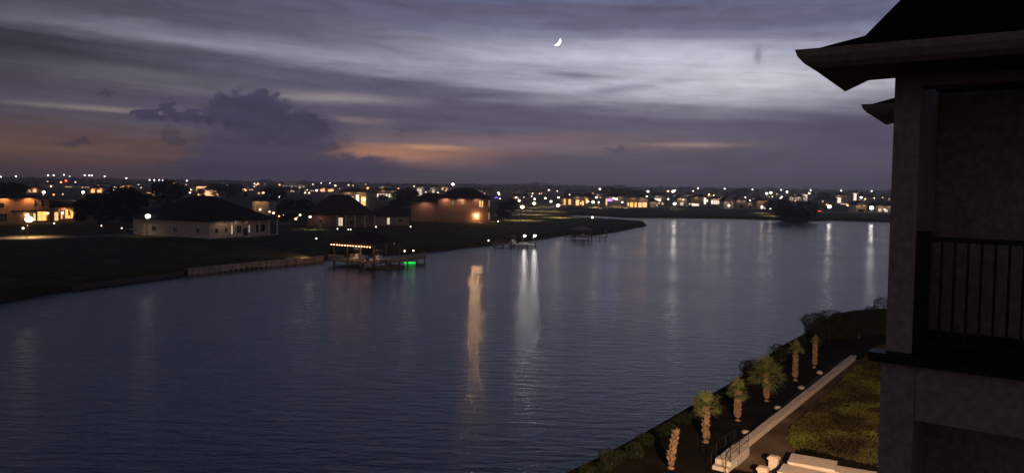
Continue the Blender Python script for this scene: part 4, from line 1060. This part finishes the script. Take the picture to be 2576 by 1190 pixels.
# ------------------------------------------------------------------ near right garden
GZ = 1.5
def palm(base, top_z, crown_w, nf, seed, label, droop=.5, up_=.5, fans=True, lean=0.0, tr_h=None, r0=.2, hs=1.0):
    rnd = random.Random(seed)
    root = thing('palm_tree', label, 'palm tree', base, rnd.uniform(0, 6), 'young palms along the garden shore')
    H = tr_h
    tr = MB(); n = 9
    pts = [(lean * (i / n) ** 2, .05 * sin(i), -.2 + (H + .2) * i / n) for i in range(n + 1)]
    rad = [r0 * (.95 + .18 * sin(i * 1.3)) * (1.0 - .35 * (i / n)) for i in range(n + 1)]
    tr.tube(pts, rad, 10)
    ring = int(H / .17)                      # stubs of cut fronds, criss-cross
    for i in range(ring):
        z = .25 + i * (H - .3) / ring
        f = z / H; cx = lean * f * f; rr = r0 * (1 - .35 * f) * 1.0
        for k in range(5):
            if rnd.random() < .16: continue
            a = (i * .62 + k * 2 * pi / 5) + rnd.uniform(-.14, .14); z = .25 + i * (H - .3) / ring + rnd.uniform(-.05, .05)
            d = Vector((cos(a), sin(a), 0)); q = Vector((-sin(a), cos(a), 0)); c = Vector((cx, 0, z))
            w2 = rnd.uniform(.055, .095); bo_ = rnd.uniform(.06, .14); bh_ = rnd.uniform(.16, .3)
            tr.add([c + d*rr*.85 - q*w2, c + d*rr*.85 + q*w2, c + d*(rr + bo_) + q*w2*.5 + Vector((0,0,bh_)), c + d*(rr + bo_) - q*w2*.5 + Vector((0,0,bh_)), c + d*rr*.9 + Vector((0,0,.24))], [(0,1,2,3), (0,3,4), (1,4,2), (3,2,4)])
    tr.build('trunk', BOOTS, root)
    cr2 = MB(); c0 = Vector((lean, 0, H - .15)); Rc = crown_w * .5
    for i in range(nf):
        a = i * 2.39996 + rnd.uniform(-.3, .3)
        f = (i + .5) / nf
        elv = radians(88 - f * (118 if up_ < .9 else 80) + rnd.uniform(-8, 8))
        if not fans: elv = radians(rnd.uniform(60, 88))
        d = Vector((cos(a) * cos(elv), sin(a) * cos(elv), sin(elv)))
        def sq(v): return Vector((v.x, v.y, v.z * (hs if v.z > 0 else .9)))
        side = Vector((-sin(a), cos(a), 0)); Lp = Rc * rnd.uniform(.38, .6)
        tip = c0 + sq(d * Lp)
        cr2.tube([c0, c0.lerp(tip, .5) + Vector((0, 0, .04)), tip], [.035, .02, .012], 4)
        if not fans and i > nf // 2: continue
        nb = 17; Rl = Rc * rnd.uniform(.42, .66)
        tw = rnd.uniform(-.6, .6); side = (side * cos(tw) + d.cross(side) * sin(tw)).normalized()
        nrm = side.cross(d).normalized()
        for k in range(nb):
            if rnd.random() < .12: continue
            t_ = (k / (nb - 1) - .5) * radians(170)
            bd = (d * cos(t_) + side * sin(t_) + nrm * rnd.uniform(-.14, .14)).normalized()
            lr = Rl * (1 - .25 * abs(t_) / 1.5) * rnd.uniform(.75, 1.12)
            mid = tip + sq(bd) * lr * .6; end = tip + sq(bd) * lr + Vector((0, 0, -.22 * lr))
            pw = bd.cross(nrm).normalized() * .022
            cr2.add([tip - pw*.3, tip + pw*.3, mid + pw, mid - pw, end], [(0,1,2,3), (3,2,4)])
    cr2.build('crown', LEAFP, root)
    return root
PL = [ # px base, py base, py top of trunk, py very top, crown width px, fronds, .. , radius, crown height factor
 (1688, 1178, 1082, 1050, 24, 5, 31, 'bare palm with only a few cut frond stalks, nearest of the shore palms', .1, 1.0, False, .25, .17, 1.0),
 (1775, 1112, 1020, 955, 80, 40, 32, 'full crowned palm with round head standing above the white landing', .6, .75, True, .0, .19, 1.15),
 (1855, 1057, 984, 925, 60, 28, 33, 'palm with tall tufted crown left of the broad palm', .6, .8, True, .05, .17, 1.5),
 (1928, 1008, 942, 876, 106, 44, 34, 'broadest palm of the row with a wide drooping crown', .7, .7, True, .1, .18, 1.1),
 (2000, 957, 884, 830, 46, 20, 35, 'slim palm with narrow upright crown right of the broad palm', .6, 1.0, True, .0, .17, 1.5),
 (2049, 925, 858, 830, 30, 10, 36, 'thinnest palm with hardly any fronds, farthest of the row', .3, 1.0, True, .0, .14, 1.3)]
for px, by, ttop, top, cw, nf, sd_, lb, dr, u_, fans, lean, r0_, hs_ in PL:
    q = at(px, by, GZ); zt = atD(px, ttop, q.y).z - GZ
    palm(q, 0, cw / FPX * q.y * 1.1, nf, sd_, lb, dr, u_, fans, lean, zt, r0_, hs_)
# shrubs of the shore
def shrub_proto(seed, m, n, size):
    rnd = random.Random(seed); r_ = thing('shrub', 'x', 'shrub')
    bl_ = [(Vector((rnd.uniform(-.6, .6), rnd.uniform(-.6, .6), rnd.uniform(.3, .9))), rnd.uniform(.4, .65), .8) for _ in range(7)]
    a = MB(); leaf_cloud(a, bl_, n, size, rnd); a.build('foliage', m, r_)
    a = MB(); [a.tube([(0, 0, -.1), b_[0]], [.05, .015], 5) for b_ in bl_]; a.build('stem', BARK, r_)
    return r_
SP = [shrub_proto(51, LEAFD, 2600, .06), shrub_proto(52, LEAFD, 2400, .065)]
shr = [(1468, 1196, .55, 'dark ragged shrub at the bottom edge of the shore'), (1502, 1180, .55, 'dark shrub second up from the bottom of the shore'), (1528, 1172, .85, 'taller dark shrub near the bottom of the shore slope'),
       (1572, 1146, .75, 'low dark shrub between water and bare palm'), (1620, 1120, .7, 'low dark shrub level with the top of the bare palm'), (1665, 1092, .7, 'low dark shrub left of the full crowned palm trunk'), (1716, 1062, .7, 'low dark shrub against the left side of the full palm crown'),
       (1822, 994, .8, 'low dark shrub between the full palm and the tufted palm'), (1880, 956, 1.1, 'dark shrub between the tufted palm and the broad palm'), (1900, 942, 1.2, 'dark shrub behind the left side of the broad crown'), (1962, 906, 1.3, 'dark shrub between the broad palm and the slim palm')]
fst = [True, True]
for i, (px, py, sc, lb) in enumerate(shr):
    q = at(px + 8, py + 10, GZ - .3); k = i % 2
    if fst[k]:
        fst[k] = False; o = SP[k]; o.location = q; o.scale = (sc, sc, sc); o['label'] = lb; o['group'] = 'dark shrubs along the garden shore'
    else: dup(SP[k], q, random.uniform(0, 6), sc, lb, 'dark shrubs along the garden shore')
CT = make_tree(5, 7.5, 9000, .15, LEAFD, 61, 'bush_tree', 0)
bt = [(2085, 850, 787, 130, 'broad dark rounded bush clump behind the last palm'), (2160, 850, 786, 120, 'dark rounded bush clump left of the near building edge'), (2218, 838, 758, 90, 'taller dark bush showing just at the near building edge'), (2040, 868, 806, 70, 'dark bush clump touching the thinnest palm')]
for i, (px, by, ty, w_, lb) in enumerate(bt):
    q = at(px, by, GZ); H = atD(px, ty, q.y).z - GZ; W = w_ / FPX * q.y
    sc = (W / 7.5, W / 7.5, H / 4.9)
    if i == 0: CT.location = q; CT.scale = sc; CT['label'] = lb; CT['category'] = 'bush'; CT['group'] = 'dark bush clumps by the water'
    else: dup(CT, q, i * 1.7, sc, lb)
q = at(1998, 555, ZL - .8)
bt_ = dup(CT, q, .7, (112 / FPX * q.y / 6.6, 112 / FPX * q.y / 6.6, (atD(1998, 497, q.y).z - q.z) / 4.7), 'very big round dark tree standing at the far water edge')
bt_['category'] = 'tree'; del bt_['group']
# pale garden wall
w0 = at(1866, 1139, GZ); w1 = at(2152, 906, GZ)
Lw = (w1 - w0).length
gw = thing('garden_wall', 'long low pale garden wall running straight up beside the palms', 'garden wall', w0, vec_phi(w0, w1))
m2 = MB(); m2.box(0, Lw, 0, .30, -.2, .32); m2.build('wall', CAPM, gw)
m2 = MB()
rnd = random.Random(8); x = 0
while x < Lw:
    l_ = min(Lw - x, 1.2); j = rnd.uniform(-.02, .02); m2.box(x + .006, x + l_ - .006, -.06 + j, .38 + j, .321, .40 + rnd.uniform(0, .012)); x += l_
m2.build('cap', CAPM, gw)
# landing with steps and handrail
e0 = at(1800, 1172, GZ)
ph = vec_phi(w0, w1)
ld = thing('landing', 'pale concrete landing with steps and a dark handrail at the near end of the wall', 'landing', at(1846, 1156, GZ), ph)
m2 = MB()
m2.box(-1.6, 1.2, -.42, .42, -.2, .45)
m2.box(-2.0, -1.602, -.42, .42, -.2, .2)
m2.build('steps', STUC, ld)
m2 = MB(); m2.box(-.9, .8, -.47, -.422, -.1, .32); m2.build('side_panel', CONC, ld)
m2 = MB()
for y in (-.38, .38):
    m2.tube([(1.1, y, 1.3), (-1.6, y, 1.3), (-2.3, y, .9)], .018, 6)
    m2.tube([(1.1, y, .85), (-1.6, y, .85), (-2.3, y, .45)], .014, 6)
    for x, z in ((1.1, 1.3), (-.25, 1.3), (-1.6, 1.3)): m2.tube([(x, y, .44), (x, y, z)], .018, 6)
    m2.tube([(-2.3, y, -.1), (-2.3, y, .9)], .018, 6)
m2.build('handrail', METAL, ld)
# pale stones by the wall
for px, py, lb in [(1876, 1090, 'nearest rounded pale stone beside the garden wall'), (1957, 1029, 'second rounded pale stone up along the garden wall'), (2016, 978, 'third rounded pale stone up along the garden wall'), (2062, 940, 'faint small stone farthest up along the garden wall')]:
    q = at(px, py, GZ); st = thing('stone', lb, 'stone', q, ph, 'rounded stones beside the garden wall')
    m2 = MB(); m2.ball((0, 0, .1), .25, 12, 8, .55); o = m2.build('boulder', CONC, st, True)
    for v in o.data.vertices: v.co *= 1 + .12 * sin(v.co.x * 9 + px) * cos(v.co.y * 7)
# terrace walls and pillars in the corner
def pale_block(px0, py0, px1, py1, thick, h, label, name='terrace_wall', z=GZ):
    a_ = at(px0, py0, z + h); b_ = at(px1, py1, z + h)
    r_ = thing(name, label, 'terrace wall', (a_.x, a_.y, z), vec_phi(a_, b_))
    Lx = (Vector((b_.x - a_.x, b_.y - a_.y))).length
    m3 = MB(); m3.box(0, Lx, -thick, 0, -.2, h - .1); m3.build('wall', CAPM, r_)
    m3 = MB(); m3.box(-.05, Lx + .05, -thick - .05, .05, h - .099, h); m3.build('cap', CAPM, r_)
    return r_
pale_block(1994, 1140, 2104, 1159, 1.3, .75, 'pale terrace wall, upper one of three in the lower right corner')
pale_block(1973, 1166, 2087, 1189, 1.2, .7, 'pale terrace wall, lower left one touching the bottom edge')
pale_block(2084, 1167, 2235, 1192, .9, .55, 'pale terrace wall, long one running behind the near building')
for px, py, lb in [(1947, 1147, 'stubby pale pillar left of the upper terrace wall'), (1920, 1174, 'stubby pale pillar nearest the bottom edge')]:
    q = at(px, py, GZ + .7); r_ = thing('pillar', lb, 'pillar', (q.x, q.y, GZ), ph, 'two stubby pale pillars')
    m3 = MB(); m3.box(-.16, .16, -.22, .22, -.2, .55); m3.build('shaft', CAPM, r_)
    m3 = MB(); m3.box(-.22, .22, -.28, .28, .551, .66); m3.box(-.16, .16, -.22, .22, .661, .72); m3.build('cap', CAPM, r_)
# ground cover of the garden bed
COVER = mat('cover_leaves', (.05, .05, .015), .9, .8, .45, spec=.05)
_r = [n_ for n_ in COVER.node_tree.nodes if n_.bl_idname == 'ShaderNodeValToRGB'][0].color_ramp
_r.elements[0].position = .38; _r.elements[0].color = (.028, .023, .010, 1); _r.elements[1].position = .66; _r.elements[1].color = (.11, .135, .026, 1)
_m = _r.elements.new(.5); _m.color = (.066, .062, .018, 1)
m2 = MB(); rnd = random.Random(19)
bed = [at(px, py, GZ) for px, py in [(2215, 870), (2160, 915), (2100, 975), (2040, 1035), (1990, 1078), (1978, 1105), (2000, 1132), (2110, 1150), (2215, 1178), (2300, 1190), (2300, 870)]]
def inside(p, poly):
    c = False; n = len(poly); j = n - 1
    for i in range(n):
        if (poly[i].y > p.y) != (poly[j].y > p.y) and p.x < (poly[j].x - poly[i].x) * (p.y - poly[i].y) / (poly[j].y - poly[i].y) + poly[i].x: c = not c
        j = i
    return c
x0 = min(p.x for p in bed); x1 = max(p.x for p in bed); y0 = min(p.y for p in bed); y1 = max(p.y for p in bed)
cl = [(rnd.uniform(x0, x1), rnd.uniform(y0, y1), rnd.uniform(.5, 1.8), rnd.uniform(.05, .28)) for _ in range(170)]
k = 0
while k < 26000:
    p = Vector((rnd.uniform(x0, x1), rnd.uniform(y0, y1), 0))
    if not inside(p, bed): continue
    k += 1
    hh = .1 + max([0] + [c[3] * (1 - ((p.x - c[0])**2 + (p.y - c[1])**2) / c[2]**2) for c in cl if abs(p.x - c[0]) < c[2] and abs(p.y - c[1]) < c[2]])
    z = GZ + rnd.uniform(.3, 1) * hh
    a_ = Vector((rnd.uniform(-1, 1), rnd.uniform(-1, 1), rnd.uniform(.0, 1.0))).normalized() * rnd.uniform(.07, .16)
    q_ = a_.cross(Vector((rnd.uniform(-1, 1), rnd.uniform(-1, 1), .3))).normalized() * .035
    c_ = Vector((p.x, p.y, z))
    m2.add([c_ - a_, c_ + q_, c_ + a_, c_ - q_], [(0, 1, 2, 3)])
tag(m2.build('ground_cover', COVER), 'patchy green ground cover in the garden bed beside the sandy path', 'ground cover', kind='stuff')

# ------------------------------------------------------------------ near building on the right
U = Vector((.82, -.572, 0)); V = Vector((-.572, -.82, 0))
OB = Vector((3.74, 7.5, EYE))
ab = thing('apartment_building', 'dark stucco apartment building with piers, balconies and steep hipped roofs filling the right edge', 'building', OB, atan2(U.y, U.x))
# local frame: x = u along facade, y = -v (behind), z relative to the eye
def bst(name, rgb, var): return mat(name, rgb, .95, var, 14, .35, spec=.1)
FAC = bst('dark_stucco', (.34, .255, .225), .22)
INN = bst('inner_stucco', (.32, .28, .22), .25)
CORN = bst('cornice_stucco', (.33, .25, .2), .2)
FL = -1.6
GB = -(EYE - GZ)
def bpart(name, m, fn, parent=ab):
    q = MB(); fn(q); return q.build(name, m, parent)
floors = [FL - 3.1 * i for i in range(5)]
bpart('corner_pier', FAC, lambda q: (q.box(0, .23, 0, .42, FL, 1.10)))
bpart('lower_pier', FAC, lambda q: (q.box(-.03, .27, -.02, .42, GB - .2, FL - .091)))
for i, f in enumerate(floors[:4]):
    bpart('spandrel', FAC, lambda q, f=f: q.box(.272, 7, .0, .30, f - .65, f - .092))
    bpart('balcony_slab', METAL if i == 0 else ROOF, lambda q, f=f: (q.box(-.13, 7.05, -.16, .05, f - .09, f), q.box(.0, 7.05, .052, 1.6, f - .09, f - .002)))
bpart('beam', FAC, lambda q: q.box(.232, 7, .0, .30, 1.0, 1.10))
bpart('inner_wall', INN, lambda q: (q.box(.226, 7.0, 1.62, 1.9, GB, 1.1)))
bpart('side_wall', FAC, lambda q: (q.box(.36, .62, 1.92, 14, GB, 1.1)))
bpart('back_wall', FAC, lambda q: (q.box(.63, 7.0, 13.7, 14, GB, 1.1)))
bpart('return_wall', FAC, lambda q: q.box(.05, .222, .425, 1.9, GB, 1.098))
# railing
rl = bpart('railing', METAL, lambda q: (q.box(.232, 6.9, .06, .11, FL + 1.10, FL + 1.15), q.box(.232, 6.9, .065, .105, FL + .10, FL + .14), q.box(.232, .36, .05, .13, FL, FL + 1.2)))
for i in range(58):
    x = .45 + i * .11
    bpart('baluster', METAL, lambda q: q.box(x - .012, x + .012, .07, .10, FL + .141, FL + 1.099), ab)
for f in floors[1:3]:
    bpart('railing', METAL, lambda q, f=f: (q.box(.272, 6.9, .06, .11, f + 1.10, f + 1.15), q.box(.272, 6.9, .065, .105, f + .1, f + .14), [q.box(.4 + k*.14, .42 + k*.14, .07, .1, f + .141, f + 1.099) for k in range(46)]))
# planter box of dark plants behind the railing
def eave(parent, du, dv, full):
    ex = 7.0 if full else 1.6
    A = (-.68 + du, -1.08 + dv); B = (-.70 + du, 1.15 + dv); Cc = (-.18 + du, .24 + dv); D_ = (.02 + du, .20 + dv); E = (ex, .20 + dv); F_ = (ex, -1.08 + dv)
    outer = [A, F_, E, D_, Cc, B]
    def inset(poly, k, kb=None):
        n_ = len(poly); out = []
        for i in range(n_):
            p0, p1, p2 = Vector(poly[i-1]), Vector(poly[i]), Vector(poly[(i+1) % n_])
            d1 = (p1 - p0).normalized(); d2 = (p2 - p1).normalized()
            n1 = Vector((-d1.y, d1.x)); n2 = Vector((-d2.y, d2.x)); b_ = n1 + n2
            b_ = b_ / max(.35, b_.dot(n1)) ; out.append(tuple(p1 + b_ * k))
        return out
    q = MB()
    l0 = outer; l1 = inset(outer, .07); l2 = inset(outer, .13)
    zs = [1.262, 1.20, 1.14, 1.10]
    rings = [l0, inset(outer, .02), l1, l2]
    n_ = 6
    for r_, z in zip(rings, zs): q.v += [(x, y, z) for x, y in r_]
    for i in range(3):
        for k in range(n_): q.f.append((i*n_ + k, (i+1)*n_ + k, (i+1)*n_ + (k+1) % n_, i*n_ + (k+1) % n_))
    q.f.append(tuple(range(n_))); q.f.append(tuple(3*n_ + k for k in range(n_))[::-1])
    q.build('cornice', CORN, parent)
    # roof: shallow skirt then steep hip
    q = MB()
    top = [(A[0] + .1, A[1] + .12, 1.266), (F_[0], F_[1] + .12, 1.266), (F_[0], E[1] + .6, 1.266), (B[0] + .12, B[1] - .1, 1.266)]
    k1 = [(A[0] + .50, A[1] + .50, 1.425), (F_[0], F_[1] + .50, 1.425), (F_[0], E[1] + .1, 1.425), (B[0] + .5, min(B[1] - .5, .5 + dv), 1.425)]
    k2 = [(A[0] + 2.3, A[1] + 2.2, 3.9), (F_[0], F_[1] + 2.2, 3.9), (F_[0], F_[1] + 2.3, 3.9), (A[0] + 2.3, A[1] + 2.3, 3.9)]
    if not full:
        k2 = [(A[0] + 1.5, A[1] + 1.4, 2.6), (F_[0], F_[1] + 1.4, 2.6), (F_[0], F_[1] + 1.5, 2.6), (A[0] + 1.5, A[1] + 1.5, 2.6)]
    q.v = top + k1 + k2
    for i in range(2):
        for k in range(4): q.f.append((i*4 + k, i*4 + (k+1) % 4, (i+1)*4 + (k+1) % 4, (i+1)*4 + k))
    q.f.append((8, 9, 10, 11)); q.f.append((3, 2, 1, 0))
    q.build('roof', mat('building_shingle', (.012, .012, .014), .95, .3, 8, spec=.05), parent)
eave(ab, 0, 0, True)
eave(ab, -.36, 5.1, False)
bpart('rear_pier', FAC, lambda q: q.box(-.30, -.02, 5.15, 5.5, GB, 1.1))
# flood lamps under the eaves of the building's garden side, out of frame behind the pier
fl = MB(); fl.box(.16, .35, 9.0, 9.4, -6.05, -5.8); fo = fl.build('flood_lamp', METAL, ab)
fe = MB(); fe.box(.165, .30, 9.05, 9.35, -6.08, -6.051); fe.build('lens', emat('flood_lens', (1, .72, .45), 4), fo)
ld_ = bpy.data.lights.new('flood_light', 'SPOT'); ld_.energy = 44000; ld_.color = (1, .62, .37); ld_.spot_size = radians(98); ld_.spot_blend = .6; ld_.shadow_soft_size = .15
lo = bpy.data.objects.new('flood_light', ld_); COL.objects.link(lo)
Mb = Matrix.Translation(OB) @ Matrix.Rotation(atan2(U.y, U.x), 4, 'Z')
lp = Mb @ Vector((.0, 9.2, -6.2))
lo.location = lp
tgt = at(2000, 1090, GZ)
lo.rotation_euler = (tgt - lp).to_track_quat('-Z', 'Y').to_euler()

# ------------------------------------------------------------------ moon
md = ray(1399, 104); R = 30000.0
mr = R * 12.0 / FPX
mc = Vector((0, 0, EYE)) + md * R
mo = thing('moon', 'thin bright crescent moon in the gap between the clouds', 'moon', mc)
q = MB(); n_ = 20
a0 = radians(-108 - 0); a1 = radians(28)
ex = rt; ey = up
outp = []; inp = []
for i in range(n_ + 1):
    t_ = a0 + (a1 - a0) * i / n_
    s_ = sin(pi * i / n_)
    outp.append(ex * cos(t_) * mr + ey * sin(t_) * mr)
    r2 = mr * (1 - .08 - .42 * s_ ** .7)
    inp.append(ex * cos(t_) * r2 + ey * sin(t_) * r2)
th = md * mr * .2
o_ = len(q.v)
q.v = [tuple(p) for p in outp + inp] + [tuple(p + th) for p in outp + inp]
k = n_ + 1; T2 = 2 * k
for i in range(n_):
    q.f += [(i, i+1, k+i+1, k+i), (T2+i, T2+k+i, T2+k+i+1, T2+i+1), (i, T2+i, T2+i+1, i+1), (k+i, k+i+1, T2+k+i+1, T2+k+i)]
q.build('crescent', emat('moonlight', (1, .96, .9), 5, False), mo)
print('objects', len(bpy.data.objects), 'far trees', cnt, 'far houses', made)

# ------------------------------------------------------------------ haze added to lift the far land and soften the lamps
hm = bpy.data.materials.new('added_haze'); hm.use_nodes = True
ht = hm.node_tree; ht.nodes.clear()
ho = ht.nodes.new('ShaderNodeOutputMaterial'); hv = ht.nodes.new('ShaderNodeVolumePrincipled')
hv.inputs['Color'].default_value = (.9, .86, .86, 1); hv.inputs['Density'].default_value = .00035; hv.inputs['Anisotropy'].default_value = .8
ht.links.new(hv.outputs[0], ho.inputs['Volume'])
q = MB(); q.box(-3500, 3500, -150, 3200, -3, 60); hz_ = q.build('haze', hm); hz_['kind'] = 'stuff'; hz_['label'] = 'thin haze added over the lake and the town'
